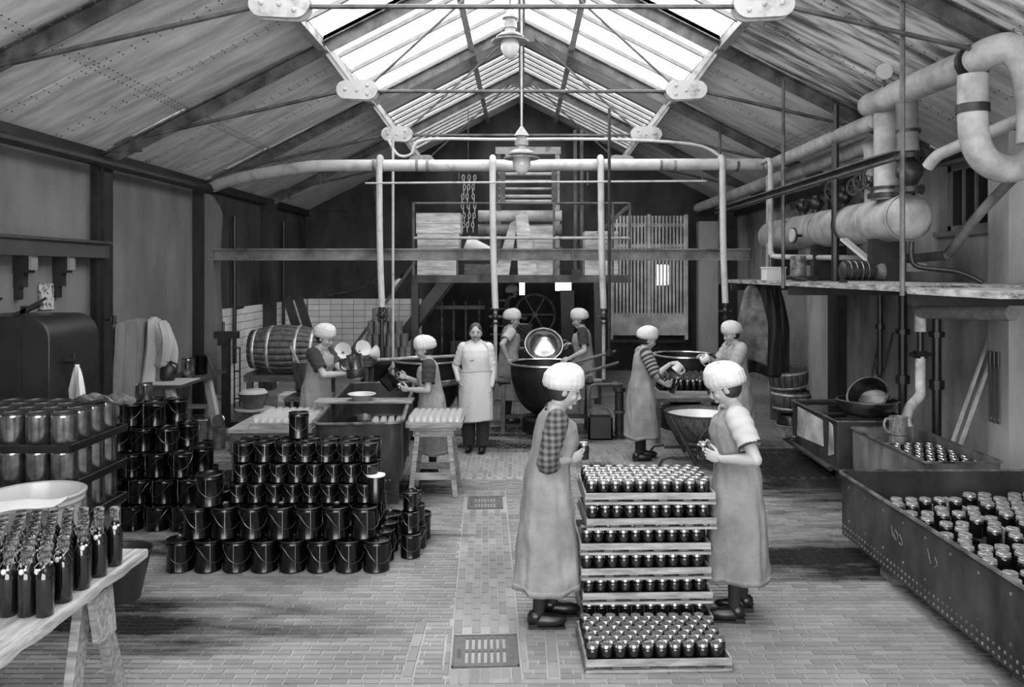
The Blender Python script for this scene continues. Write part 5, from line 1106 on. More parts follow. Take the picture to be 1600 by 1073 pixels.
M_CLG = mat('cloth_grey', 118, .9, var=.25, scale=4); M_CLW = mat('cloth_white', 170, .9, var=.12, scale=5)
drape('hanging_cloth', 'wide grey cloth hanging flat on the left wall', 'cloth', -4.92, 10.15, 1.66, .50, 1.15, M_CLG, 11, (0, 1, 0), (1, 0, 0), .022, 4, pinch=.8, belly=.02)
drape('hanging_garment', 'pale work garment bunched over a hook above the grey cloth', 'garment', -4.86, 10.55, 1.66, .52, .62, M_CLW, 12, (0, 1, 0), (1, 0, 0), .05, 3, pinch=.5, belly=.05, th=.01)
drape('hanging_sleeve', 'folded pale sleeve drooping over the bunched garment', 'garment', -4.70, 10.45, 1.62, 1.0, .34, M_CLW, 14, (.15, .9, 0), (1, -.2, 0), .05, 2, pinch=.75, belly=.08, th=.01)
t = thing('wall_bench', 'narrow bench with pale legs along the left wall holding tins', 'bench', (0, 0, 0))
MB().box(-4.9, -4.32, 10.1, 11.7, .78, .82).build('top', M_WOODD, t, 0); MB().box(-4.88, -4.30, 10.08, 10.7, .822, .835).build('cloth_end', M_CLW, t, 0)
for yy in (10.25, 11.45):
    MB().bar((-4.48, yy-.06, .78), (-4.30, yy-.12, 0), .07, .10).build('leg', M_CLW, t, 0); MB().bar((-4.8, yy, .78), (-4.85, yy+.1, 0), .07, .10).build('leg', M_WOOD, t, 0)
    MB().bar((-4.85, yy, .33), (-4.4, yy, .33), .05, .06).build('stretcher', M_WOOD, t, 0)
tin(-4.52, 10.85, .822, 'bright tin standing on the wall bench', 'tins on the wall bench', 1.05, 1.2)
t = thing('black_pot', 'black pot with slanted handle on the end of the wall bench', 'pot', (-4.50, 11.2, .822)); MB().lathe([(.09, 0), (.095, .01), (.10, .25), (.105, .26), (.095, .26), (.001, .25)], 20, cap1=False).build('pot_body', M_BLACK, t, 40); MB().tube([(.1, 0, .25), (.17, -.03, .1), (.2, -.03, -.0)], .012, 6).build('handle', M_DARK, t)
t = thing('dark_jug', 'dark jug with lid near the hanging garment on wall bench', 'jug', (-4.62, 10.45, .836)); MB().lathe([(.08, 0), (.10, .05), (.09, .16), (.05, .2), (.05, .24), (.06, .25), (.001, .26)], 18, cap1=False).build('jug_body', M_DARK, t, 40); MB().tube(smooth_path([(.05, 0, .23), (.12, 0, .2), (.1, 0, .08)], 4), .012, 6).build('handle', M_DARK, t)
t = thing('square_tin', 'square shiny tin canister on the floor under the wall bench', 'tin', (-4.17, 10.35, 0), .25); MB().box(-.12, .12, -.12, .12, 0, .36).build('canister_body', M_TIN, t, 0, bevel=.012); MB().lathe([(.03, .36), (.03, .38), (.001, .38)], 14, cap1=False).build('cap', M_TINL, t, 40); MB().tube([(-.08, 0, .362), (-.05, 0, .40), (.05, 0, .40), (.08, 0, .362)], .008, 6).build('handle', M_TINL, t)
t = thing('tall_can', 'tall tin can with its lid open on the floor by the square tin', 'can', (-3.86, 10.2, 0)); MB().lathe([(.075, 0), (.078, .004), (.075, .30), (.078, .31), (.07, .31), (.068, .02), (.001, .02)], 20, cap1=False).build('can_body', mat('rusty_tin', 140, .5, .4, v2=70, scale=9), t, 40); MB().lathe([(.075, 0), (.078, .005), (.07, .012), (.001, .012)], 20, at=(.02, -.06, .37), M=Matrix.Rotation(1.2, 4, 'X'), cap1=False).build('lid', M_TIN, t, 40)
tag(link_mesh('pail', PA[0], None, (-3.55, 10.1, 0)), 'black pail standing by the tall can under the wall bench', 'pail').scale = (1.3, 1.3, 1.45)
t = thing('stoneware_jug', 'pale round jug on the floor behind the wall bench legs', 'jug', (-4.55, 11.85, 0)); MB().lathe([(.10, 0), (.14, .06), (.15, .18), (.11, .30), (.05, .36), (.05, .42), (.06, .43), (.001, .43)], 20, cap1=False).build('jug_body', M_CLW, t, 40); MB().tube(smooth_path([(.05, 0, .40), (.14, 0, .38), (.13, 0, .25)], 4), .014, 6).build('handle', M_CLW, t)
t = thing('floor_press', 'dark iron stand press with rails beside the white tiled wall', 'press', (-4.34, 11.75, 0))
MB().box(-.12, .12, -.12, .12, 0, .06).build('base', M_DARK, t, 0); MB().box(-.05, .05, -.05, .05, .06, 1.35).build('column', M_DARK, t, 0)
MB().box(-.16, .18, -.06, .06, 1.28, 1.38).box(-.10, .02, -.08, .08, 1.18, 1.28).tube([(-.04, 0, 1.38), (-.04, 0, 1.52)], .02, 8).build('head', M_DARK, t, 0)
for x in (.14, .22): MB().tube([(x, -.05, .1), (x, -.05, 1.15)], .012, 6).build('guide_rod', M_DARK, t)
for z in (.4, .8, 1.14): MB().box(.13, .23, -.06, -.04, z-.01, z+.01).build('crosspiece', M_DARK, t, 0)
t = barrel('cask', 'large dark wooden cask lying on its side before the tiled wall', [(.27, 0), (.33, .25), (.35, .5), (.33, .75), (.27, 1.0)], (-3.95, 11.75, 1.12), (0, PI/2, 0), (.08, .3, .7, .92), None, .05, M_BARR, 22)
for x in (-3.75, -3.2): 
    pass
t = thing('cask_stand', 'low timber stand carrying the lying cask', 'stand', (0, 0, 0))
MB().box(-3.98, -2.9, 11.45, 11.53, .68, .77).build('beam', M_WOODD, t, 0); MB().box(-3.98, -2.9, 11.97, 12.05, .68, .77).build('beam', M_WOODD, t, 0)
for x in (-3.9, -3.0):
    for y in (11.49, 12.01): MB().box(x-.04, x+.04, y-.04, y+.04, 0, .68).build('leg', M_WOODD, t, 0)
    MB().box(x-.05, x+.05, 11.45, 12.05, .77, .80).build('chock', M_WOODD, t, 0)
for i, (xa, xb) in enumerate(((-3.42, -3.70), (-3.27, -3.52))): tag(MB().bar((xb+.62, 12.5, 0), (xb, 12.6, 1.86), .13, .04, (0, 1, 0)).build('dark_board', M_DARK, None, 0), ['dark board standing askew behind the cask, nearer the pier', 'dark board standing askew behind the cask, nearer the women'][i], 'board', 'boards behind the cask')
t = thing('tapered_tub', 'dark tapered wooden tub with a pole beside the cask', 'tub', (-2.80, 10.6, .62)); MB().lathe([(.17, 0), (.235, .44), (.245, .45), (.225, .45), (.16, .03), (.001, .03)], 24, cap1=False).build('tub_body', M_BARR, t, 40); MB().lathe([(.185, .07), (.195, .11), ], 24, cap0=False, cap1=False).build('hoop', M_DARK, t, 40, solid=.006)
tag(MB().tube([(-2.78, 10.6, .68), (-3.04, 10.5, 1.28)], .02, 8).build('stirring_stick', M_WOOD, None), 'pale stick standing slanted in the dark tapered tub', 'stick')
t = thing('tub_stand', 'dark stand under the tapered tub by the cask', 'stand', (-2.80, 10.6, 0)); MB().box(-.28, .28, -.25, .25, .57, .62).build('top', M_WOODD, t, 0)
for sx in (-1, 1):
    for sy in (-1, 1): MB().box(sx*.24-.03, sx*.24+.03, sy*.2-.03, sy*.2+.03, 0, .57).build('leg', M_DARK, t, 0)
t = thing('rinsing_basin', 'metal rinsing basin on a low stand left of the tapered tub', 'basin', (-3.60, 10.75, .42)); MB().lathe([(.12, 0), (.2, .2), (.21, .21), (.195, .21), (.12, .02), (.001, .02)], 28, cap1=False).build('bowl', M_LAGD, t, 40); MB().lathe([(.19, .2), (.15, .25), (.05, .24), (.001, .25)], 20, cap0=False, cap1=False).build('cloth_top', M_CLW, t, 60)
MB().box(-.2, .2, -.2, .2, -.42, -.02).build('stand', M_WOODD, t, 0); MB().lathe([(.24, -.02), (.25, 0), (.12, .001)], 24).build('saucer', M_LAGW, t, 40)
crate('slat_box', 'pale open box under the cask stand by the tiled wall', -3.35, -2.95, 11.0, 11.35, 0, .55, 3)
# back-left: tins stacked on a dark bench, funnels, pipes on the wall
t = thing('tin_bench', 'dark bench carrying the tall stack of tins by the stairs', 'bench', (0, 0, 0)); MB().box(-2.55, -1.75, 12.75, 13.3, .78, .84).build('top', M_DARK, t, 0)
for x in (-2.5, -1.8):
    for y in (12.8, 13.25): MB().box(x-.03, x+.03, y-.03, y+.03, 0, .78).build('leg', M_DARK, t, 0)
TMs = MB().lathe([(.05, 0), (.052, .004), (.05, .2), (.052, .205), (.001, .205)], 16, cap1=False).mesh('tin', mat('slim_tinplate', 190, .28, .6, v2=120, scale=10, stretch=(5, 5, .5)), 40)
for lay in range(4):
    for j in range(2):
        n_ = (6, 6, 5, 3)[lay]
        for i in range(n_): tag(link_mesh('tin', TMs, None, (-2.48+i*.113+(0, .03, .05, .13)[lay], 12.85+j*.115, .841+lay*.207)), 'slim bright tin of the tall bench stack, %s, %s, %s from left' % (LAYN[lay], DEP[j], ORD[i]), 'tin', 'slim tins stacked on the dark bench')
t = thing('white_funnels', 'heap of white funnels on a low table behind the woman at left', 'funnels', (-2.62, 12.2, .9))
tag(MB().box(-3.0, -2.25, 11.95, 12.5, .84, .9).box(-2.95, -2.9, 12.0, 12.05, 0, .84).box(-2.35, -2.3, 12.0, 12.05, 0, .84).box(-2.95, -2.9, 12.4, 12.45, 0, .84).box(-2.35, -2.3, 12.4, 12.45, 0, .84).build('side_table', M_WOODD, None, 0), 'plain dark side table under the white funnels', 'table')
bpy.data.objects.remove(t)
FM = MB().lathe([(.02, 0), (.025, .10), (.12, .24), (.125, .245), (.11, .235), (.02, .1)], 20, cap0=False, cap1=False).mesh('funnel', mat('enamel_white2', 220, .3), 40)
for i, (x, y, rx, ry) in enumerate(((-2.72, 12.2, 1.2, .5), (-2.52, 12.25, 1.0, -.6), (-2.42, 12.1, 1.4, 1.2))):
    o = link_mesh('funnel', FM, None, (x, y, 1.0), (rx, ry, i)); tag(o, 'white enamel funnel on the side table, %s' % ['nearest the cask', 'the middle one', 'nearest the stacked tins'][i], 'funnel', 'white funnels on the side table')
tag(MB().lathe([(.06, 0), (.055, .02), (.001, .20)], 16, cap1=False).build('dark_cone', M_DARK, None, loc=(-2.60, 12.4, 1.15)), 'small dark metal cone standing behind the white funnels', 'cone'); [o for o in C.objects if o.name == 'dark_cone'][0].location.z = .90
for i, (y, z0_, z1_) in enumerate(((13.6, .7, 3.2), (16.4, .2, 3.3))): tag(MB().tube([(-4.88, y, z0_), (-4.88, y, z1_)], .035, 8).tube([(-4.88, y, 1.62), (-4.72, y, 1.66)], .02, 6).build('wall_pipe', M_DARK, None), ['dark pipe down the sooty wall above the cask', 'dark pipe down the tiled wall near the back corner'][i], 'pipe', 'pipes down the left wall')
tag(MB().tube(smooth_path([(-3.4, 18.3, 4.4), (-3.3, 18.25, 3.2), (-3.28, 18.2, 2.2), (-3.6, 18.2, 1.9), (-4.4, 18.2, 1.72)], 6), .02, 6).build('hanging_hose', M_STEEL, None), 'thin hose hanging down the back wall to the tiles', 'hose')
t = thing('wall_lamp', 'small white bulb lamp on the back wall by the stairs', 'lamp', (-2.75, 18.2, 2.13)); t.rotation_euler = (0, .6, 0); MB().lathe([(.02, -.02), (.07, -.12), (.08, -.24), (.04, -.3), (.001, -.3)], 16, cap1=False).build('bulb', mat('bulb_white', 235, .3), t, 50); MB().tube([(0, 0, -.02), (0, 0, .12)], .035, 8).build('socket', M_DARK, t)
# ================================================================ PEOPLE
M_SKIN = mat('skin', 150, .55, var=.12, scale=6); M_STOCK = mat('black_stocking', 20, .8); M_SHOE = mat('black_leather', 22, .35); M_HAIR = mat('dark_hair', 34, .6, v2=18, scale=40)
M_CAP = mat('white_cotton', 176, .9, var=.05, scale=12, bump=.15, bscale=60); M_EYE = mat('eye_dark', 40, .3); M_BROW = mat('brow_hair', 60, .8); M_LIP = mat('lip', 112, .5)
def plaid(n, v0, v1):
    m = mat(n, v0, .9); nt = m.node_tree; N = nt.nodes; L = nt.links; g = N.new('ShaderNodeNewGeometry'); acc = None
    for ax, sc in (('X', 7.5), ('Z', 8.5)):
        wv = N.new('ShaderNodeTexWave'); wv.bands_direction = ax; wv.inputs['Scale'].default_value = sc; wv.inputs['Distortion'].default_value = 1.2; wv.inputs['Detail'].default_value = 2; L.new(g.outputs['Position'], wv.inputs['Vector'])
        if acc is None: acc = wv.outputs['Fac']
        else:
            a = N.new('ShaderNodeMath'); a.operation = 'ADD'; L.new(acc, a.inputs[0]); L.new(wv.outputs['Fac'], a.inputs[1]); acc = a.outputs[0]
    mr = N.new('ShaderNodeMapRange'); mr.inputs[1].default_value = .3; mr.inputs[2].default_value = 1.9; mr.inputs[3].default_value = lin(v0); mr.inputs[4].default_value = lin(v1); L.new(acc, mr.inputs[0]); L.new(mr.outputs[0], N['Principled BSDF'].inputs['Base Color'])
    return m
def linen(n, v, **k): return mat(n, v, .92, v2=int(v*.80), scale=5, detail=7, bump=.25, bscale=45, **k)
def ik(Sp, W, a, b, pole):
    v = W-Sp; d = v.length
    if d > a+b-.004: W = Sp+v*((a+b-.004)/d); v = W-Sp; d = v.length
    x = (a*a-b*b+d*d)/(2*d); h = math.sqrt(max(0, a*a-x*x)); u = v/d; p = pole-u*pole.dot(u); p.normalize()
    return Sp+u*x+p*h, W
def lerp_tab(tab, z):
    if z <= tab[0][0]: return tab[0][1:]
    for a, b in zip(tab, tab[1:]):
        if z <= b[0]:
            t = (z-a[0])/(b[0]-a[0]); t = t*t*(3-2*t)*.5+t*.5; return tuple(p+(q-p)*t for p, q in zip(a[1:], b[1:]))
    return tab[-1][1:]
DRESS = [(.28, .0, .205, .215), (.45, .0, .195, .205), (.7, .0, .175, .20), (.9, .0, .15, .185), (1.03, .005, .128, .160), (1.12, .012, .132, .162), (1.2, .018, .137, .172), (1.27, .012, .125, .180), (1.32, .002, .105, .172), (1.352, -.004, .088, .138), (1.372, -.006, .075, .092)]
def person(label, x, y, rz, h, lean, head, rw, lw, rh, lh, dress=None, hem=.30, sleeve=None, cap=True, skinlegs=False, voxel=.0085, seed=1, poles=(None, None), step=.0, man=False, base=0, group=None, wide=1.0, shoe=None, curl=.55, cuff=None):
    """rw/lw: wrists in world; rh/lh: (finger direction, palm normal) in world"""
    s = h/1.62; t = thing('person', label, 'person', (x, y, base), rz, group); Mi = (Matrix.Translation((x, y, base))@Matrix.Rotation(rz, 4, 'Z')).inverted(); Ri = Mi.to_3x3(); rr = random.Random(seed)
    piv = Vector((0, 0, .93*s))
    def up(p, k=1.0):
        p = Vector(p)*s; return piv+Matrix.Rotation(lean*k, 3, 'Y')@(p-piv)
    b = MB()
    b.ell((0, 0, .93*s), (.11*s, .15*s, .13*s), 20, 14).ell(up((0, 0, 1.08), .8), (.095*s, .125*s, .15*s), 20, 14).ell(up((.0, 0, 1.23)), (.112*s, .15*s, .14*s), 20, 14)
    Sh = [up((-.005, -.165, 1.325)), up((-.005, .165, 1.325))]
    b.tube([Sh[0], up((-.01, -.06, 1.36)), up((-.01, .06, 1.36)), Sh[1]], [.05*s, .055*s, .055*s, .05*s], 12)
    hp, hy = head; Rh = Matrix.Rotation(hy, 3, 'Z')@Matrix.Rotation(lean*.6+hp, 3, 'Y')
    nb_ = up((-.012, 0, 1.36)); Hc = nb_+Matrix.Rotation(lean+hp*.5, 3, 'Y')@Vector((.022*s, 0, .145*s))
    b.tube([nb_-Vector((0, 0, .04*s)), nb_+(Hc-nb_)*.4, Hc+Rh@Vector((-.02*s, 0, -.03*s))], [.062*s, .050*s, .052*s], 14)
    def hd(p): return Hc+Rh@(Vector(p)*s)
    def hfn(q, p):
        X, Y, Z = q
        if Z < 0: k = (-p.z)**1.4; Y *= 1-.30*k; X = X*(1-.10*k) if X > 0 else X*(1-.35*k)
        for sy in (-1, 1): X -= .013*math.exp(-(((Y-sy*.031)/.017)**2+((Z-.010)/.012)**2)) if X > 0 else 0
        return Vector((X*s, Y*s, Z*s))
    R4 = Rh.to_4x4()
    b.ell(Hc, (.098, .0765, .12), 40, 30, M=R4, fn=hfn)
    b.tube([hd((.084, 0, .022)), hd((.100, 0, .0)), hd((.112, 0, -.022))], [.007*s, .0085*s, .010*s], 8).ell(hd((.100, 0, -.028)), (.013*s, .015*s, .008*s), 10, 8, M=R4)
    b.ell(hd((.090, 0, -.052)), (.012*s, .021*s, .0065*s), 10, 6, M=R4).ell(hd((.088, 0, -.064)), (.012*s, .018*s, .007*s), 10, 6, M=R4).ell(hd((.071, 0, -.094)), (.018*s, .022*s, .016*s), 10, 8, M=R4)
    for sy in (-1, 1):
        b.ell(hd((.081, sy*.030, .029)), (.012*s, .023*s, .007*s), 10, 6, M=R4).ell(hd((.062, sy*.042, -.022)), (.024*s, .022*s, .024*s), 10, 8, M=R4).ell(hd((-.006, sy*.077, -.008)), (.018*s, .008*s, .030*s), 10, 8, M=R4)
    arms = []
    for i, (W, hf) in enumerate(((rw, rh), (lw, lh))):
        sy = -1 if i == 0 else 1; Wl = Mi@Vector(W); pole = Vector(poles[i]) if poles[i] else Vector((-.35, sy*.55, -1))
        E, Wl = ik(Sh[i], Wl, .285*s, .245*s, pole); f = (Ri@Vector(hf[0])).normalized(); nn = Ri@Vector(hf[1]); nn = (nn-f*nn.dot(f)).normalized(); th = f.cross(nn) if i == 0 else nn.cross(f)
        b.tube([Sh[i], Sh[i].lerp(E, .35), E], [.050*s, .047*s, .038*s], 12).ell(E, .039*s, 10, 8).tube([E, E.lerp(Wl, .28), E.lerp(Wl, .75), Wl], [.037*s, .041*s, .029*s, .0245*s], 12)
        Rp = Matrix((f, th, nn)).transposed().to_4x4()
        b.ell(Wl+f*.044*s, (.052*s, .039*s, .0155*s), 14, 10, M=Rp).ell(Wl+f*.03*s+th*.02*s+nn*.006*s, (.03*s, .018*s, .014*s), 10, 8, M=Rp)
        arms.append((E, Wl, f, nn, th))
    for sy in (-1, 1):
        st = step*sy; k_ = Vector((st*.5+.01, sy*.085, .47))*s; an = Vector((st-.01, sy*.085, .085))*s
        b.tube([Vector((0, sy*.08, .92))*s, Vector((st*.2, sy*.085, .75))*s, k_, k_.lerp(an, .35)+Vector((-.012*s, 0, 0)), an], [.09*s, .08*s, .055*s, .055*s, .036*s], 12)
        b.ell(Vector((st+.045, sy*.088, .038))*s, (.11*s, .036*s, .034*s), 12, 8)
    o = b.build('body', [M_SKIN, M_STOCK if not skinlegs else M_SKIN], t, 0)
    md = o.modifiers.new('join', 'REMESH'); md.mode = 'VOXEL'; md.voxel_size = voxel; md.use_smooth_shade = True
    sm_ = o.modifiers.new('relax', 'SMOOTH'); sm_.iterations = 3; sm_.factor = .45
    me = bpy.data.meshes.new_from_object(o.evaluated_get(bpy.context.evaluated_depsgraph_get()))
    fb_ = MB()
    for i, (E, Wl, f, nn, th) in enumerate(arms):
        for q, (to, fo, ln) in enumerate(((.030, .078, .068), (.0105, .085, .077), (-.0095, .082, .071), (-.028, .072, .056))):
            p = Wl+(f*(fo-.02)+th*to*.85)*s; an = curl*.35; P_ = [p]; dcur = 0
            for sg, frac in enumerate((.25, .45, .31, .24)):
                if sg > 0: dcur += curl*(.75 if sg == 1 else .9)*(1+.08*q)
                d_ = f*math.cos(dcur)+nn*math.sin(dcur)+th*(to*2.2); p = p+d_.normalized()*ln*frac*s*(1.0 if sg else 1.2); P_.append(p)
            fb_.tube(P_, [.0098*s, .0095*s, .0086*s, .0078*s, .006*s], 8); fb_.ell(P_[-1], .0061*s, 8, 6)
        p0 = Wl+(f*.022+th*.022)*s; p1 = p0+(f*.55+th*.62+nn*.35).normalized()*.034*s; p2 = p1+(f*.8+th*.2+nn*.6).normalized()*.03*s; p3 = p2+(f*.75-th*.05+nn*.7).normalized()*.024*s
        fb_.tube([p0, p1, p2, p3], [.0135*s, .0115*s, .0098*s, .0075*s], 8); fb_.ell(p3, .0076*s, 8, 6)
    import bmesh
    bmm = bmesh.new(); bmm.from_mesh(me); bmm.from_mesh(fb_.mesh('fingers', M_SKIN, 60)); me2 = bpy.data.meshes.new('body'); bmm.to_mesh(me2); bmm.free()
    me2.materials.clear(); me2.materials.append(M_SKIN); me2.materials.append(M_SKIN if skinlegs else M_STOCK)
    for p in me2.polygons: p.use_smooth = True; p.material_index = 1 if p.center.z < .70*s else 0
    o.modifiers.clear(); o.data = me2; bpy.data.meshes.remove(me)
    # face parts, hair, cap
    for sy in (-1, 1):
        MB().ell(hd((.0815, sy*.031, .009)), (.007*s, .013*s, .0055*s), 10, 8, M=R4).build('eye', M_EYE, t); MB().ell(hd((.091, sy*.030, .034)), (.005*s, .019*s, .0035*s), 10, 6, M=R4).build('eyebrow', M_BROW, t)
    if not man: MB().ell(hd((.0985, 0, -.058)), (.006*s, .019*s, .0042*s), 10, 6, M=R4).build('mouth', M_LIP, t)
    if man:
        MB().ell(hd((.099, 0, -.043)), (.010*s, .029*s, .008*s), 12, 8, M=R4).build('moustache', M_BROW, t)
        def hf2(q, p): return Vector(q)*s*(1+.02*math.sin(p.y*30+p.z*9)) if True else q
        MB().ell(hd((-.014, 0, .036)), (.096, .081, .096), 28, 18, M=R4, fn=hf2).build('hair', mat('short_hair', 58, .6, v2=30, scale=60), t)
    else:
        MB().ell(hd((-.020, 0, .006)), (.092*s, .084*s, .100*s), 28, 18, M=R4).build('hair', M_HAIR, t)
    if cap:
        ph = rr.uniform(0, 6); cb = MB()
        def cf(u, v):
            a = 2*PI*u; prof = [(0, .97, .0), (.06, 1.03, .004), (.14, 1.17, .008), (.28, 1.29, .034), (.45, 1.28, .074), (.62, 1.12, .114), (.78, .82, .143), (.9, .44, .158), (1.0, .0, .163)]
            r_, z_ = lerp_tab(prof, v); gw = max(0, 1-v*1.5)
            r_ *= 1+.030*gw*math.sin(a*19+ph)*(1 if v > .05 else .3)+.018*gw*math.sin(a*31+ph*2)+.02*math.sin(a*3+ph+v*4)
            z_ += .006*math.sin(a*2+ph)*v+.004*math.sin(a*5+ph)*min(1, v*3)
            bx = -.012-.022*min(1, v*2.2); cx_, cy_ = r_*.101*math.cos(a), r_*.089*math.sin(a)
            tilt = .30; Z = z_+.006+tilt*(cx_)*(1 if v < .3 else .7)
            return hd((cx_+bx, cy_, Z))
        cb.sheet(cf, 96, 26, close_u=True); cbo = cb.build('cap', M_CAP, t, 60)
        MB().tube([hd((.1*math.cos(a)*1.0-.012, .089*math.sin(a)*1.0, .008+.30*.1*math.cos(a))) for a in [2*PI*k/40 for k in range(40)]], .0045*s, 6, closed=True).build('cap_band', M_CAP, cbo)
    # sleeves
    if sleeve:
        m1, m2, fr, r0 = sleeve
        for i, (E, Wl, f, nn, th) in enumerate(arms):
            pth = [Sh[i].lerp(up((0, 0, 1.3)), .12), Sh[i], Sh[i].lerp(E, .25), Sh[i].lerp(E, .5), Sh[i].lerp(E, .75)]
            rad = [r0*.9, r0*1.06, r0*1.05, r0*.98, r0*.95]
            if fr > .5: pth += [E, E.lerp(Wl, max(.08, (fr-.5)*2))]; rad += [r0*.80, r0*(.72 if fr < .9 else .62)]
            pth = smooth_path(pth, 6); k = len(pth); rad = [rad[min(int(q/6), len(rad)-1)]+(rad[min(int(q/6)+1, len(rad)-1)]-rad[min(int(q/6), len(rad)-1)])*((q % 6)/6) for q in range(k)]
            if fr <= .5:
                cut = int(k*(.55+fr*.9)) if fr < .5 else k; pth, rad = pth[:cut], rad[:cut]; k = len(pth)
            ph = rr.uniform(0, 6); rad = [r*s*(1+.035*math.sin(q*1.25+ph)) for q, r in enumerate(rad)]
            sb = MB().tube(pth, rad, 20, caps=False)
            for q in range(len(sb.v)):   # folds
                ring, j = divmod(q, 20); P = Vector(sb.v[q]); c_ = pth[ring]; sb.v[q] = tuple(c_+(P-c_)*(1+.05*math.sin(j*2*PI/20*3+ring*.9+ph)*(ring/k)))
            if m2: sb.m = [(q//20//2) % 2 for q in range(len(sb.f))]
            sb.build('sleeve', [m1, m2] if m2 else m1, t, 60, solid=.005)
            if cuff: 
                e = pth[-1]; d_ = (pth[-1]-pth[-2]).normalized(); MB().tube([e-d_*.012, e+d_*.004], [rad[-1]*1.05, rad[-1]*1.06], 20, caps=False).build('cuff', cuff, t, 60, solid=.004)
    if dress:
        ph = rr.uniform(0, 6); ztop = 1.372
        def df(u, v):
            z = hem+(ztop-hem)*v; a = 2*PI*u; ca0, sa0 = math.cos(a), math.sin(a); cx_, hd_, hw_ = lerp_tab(DRESS, z); fl = max(0, (1.05-z))/.75
            fold = 1+fl*(.034*math.sin(a*5+ph+z*.8)+.026*math.sin(a*9+ph*2+z*2)+.02*math.sin(a*3+z*3+ph)+.012*math.sin(a*16+ph*3))+.06*mnoise.noise(Vector((ca0*1.6+ph, sa0*1.6, z*2.0)))+.045*mnoise.noise(Vector((ca0*3.5, sa0*3.5+ph, z*7)))+.008*math.sin(a*11+z*17+ph)+.008*math.sin(a*4-z*23)
            ca_, sa_ = math.cos(a), math.sin(a); e = .85
            px = cx_+hd_*math.copysign(abs(ca_)**e, ca_)*fold*wide; py = hw_*math.copysign(abs(sa_)**e, sa_)*fold*wide
            z2 = z+(.010*math.sin(a*3+ph)+.006*math.sin(a*7))*max(0, 1-v*4)
            if z > 1.30: z2 -= .05*abs(ca_)**2*(1 if ca_ > 0 else .35)*min(1, (z-1.30)/.05)
            k = min(1, max(0, (z-.86)/.22)); P = Vector((px, py, z2))*s; return piv+Matrix.Rotation(lean*k, 3, 'Y')@(P-piv)
        dro = MB().sheet(df, 96, 84, close_u=True).build('apron_dress', dress, t, 60, solid=.007)
        if hem < .5:
            def hf_(u, v): return Vector(df(u, v*.018))*1.0+Vector((0, 0, 0))
            hb = MB().sheet(lambda u, v: (lambda P: Vector((P.x*1.012, P.y*1.012, P.z)))(df(u, .004+v*.03)), 72, 2, close_u=True); hb.build('hem', dress, dro, 60, solid=.006)
    for sy in (-1, 1):
        st = step*sy; sb = MB()
        def sf(q, p): return Vector((q.x, q.y*(1-.18*max(0, -p.x)), max(q.z, -.034*s) if q.x > 0 else max(q.z*1.1, -.03*s)))
        sb.ell(Vector((st+.045, sy*.088, .046))*s, (.128*s, .044*s, .044*s), 20, 12, fn=sf).ell(Vector((st-.03, sy*.088, .07))*s, (.05*s, .042*s, .045*s), 14, 10)
        sb.box((st-.075)*s, (st-.015)*s, (sy*.088-.034)*s, (sy*.088+.034)*s, 0, .03*s).box((st-.01)*s, (st+.16)*s, (sy*.088-.034)*s, (sy*.088+.034)*s, .0, .014*s)
        sb.build('shoe', shoe or M_SHOE, t, 40)
    return t, arms, s
D1 = linen('apron_linen', 136); D2 = linen('apron_linen_grey', 122); D3 = linen('apron_linen_light', 142)
S_PLAID = plaid('plaid_blouse', 26, 92); S_DARK = mat('dark_blouse', 44, .9, var=.3, scale=10); S_LIGHT = mat('light_blouse', 158, .9, var=.12, scale=8); S_STR = mat('stripe_dark', 34, .9); S_STR2 = mat('stripe_pale', 120, .9); S_SOFT = mat('soft_grey_blouse', 150, .9, var=.15, scale=8)
# the two women at the stack of trays
person('woman in white cap, plaid blouse and long apron standing left of the tray stack', .165, 5.16, .02, 1.62, .15, (.26, 0), (.305, 5.065, 1.065), (.315, 5.205, 1.08), ((.85, .35, .25), (.25, .9, .25)), ((.85, -.25, .25), (.1, -1, .15)), D1, .235, (S_PLAID, None, .66, .066), voxel=.0062, seed=3, step=.05, wide=1.0)
person('woman in white cap, pale puff sleeves and long apron standing right of the tray stack', 1.41, 5.24, PI-.12, 1.62, .06, (.46, -.1), (1.25, 5.24, 1.085), (1.265, 5.095, 1.06), ((-.85, -.25, .25), (.1, -1, .15)), ((-.85, .35, .25), (-.25, .9, .25)), D2, .27, (S_LIGHT, None, .42, .074), voxel=.0062, seed=8, step=.04, cuff=mat('black_trim', 26, .8))
jar(.398, 5.135, 1.05, 0, 'dark jam jar held in the hands of the woman in plaid sleeves', None); jar(1.172, 5.168, 1.045, 0, 'dark jam jar held in the hands of the woman with puff sleeves', None)
# two women at the washing trough
person('woman in white cap and dark blouse holding a tin jug at the washing trough', -2.37, 9.25, -.22, 1.62, .12, (.38, -.1), (-1.98, 9.02, 1.11), (-1.93, 9.18, 1.03), ((.9, .25, .3), (.1, 1, .2)), ((.95, .0, .1), (0, -.6, .8)), D1, .30, (S_DARK, None, .46, .074), seed=4)
person('shorter woman in white cap and black sleeves pouring beside the washing trough', -.985, 8.78, PI+.12, 1.52, .10, (.32, 0), (-1.27, 8.83, 1.09), (-1.215, 8.62, .985), ((-.9, -.2, .3), (0, -1, .2)), ((-.95, .15, .12), (0, .9, .3)), D3, .30, (S_DARK, None, .46, .074), seed=5)
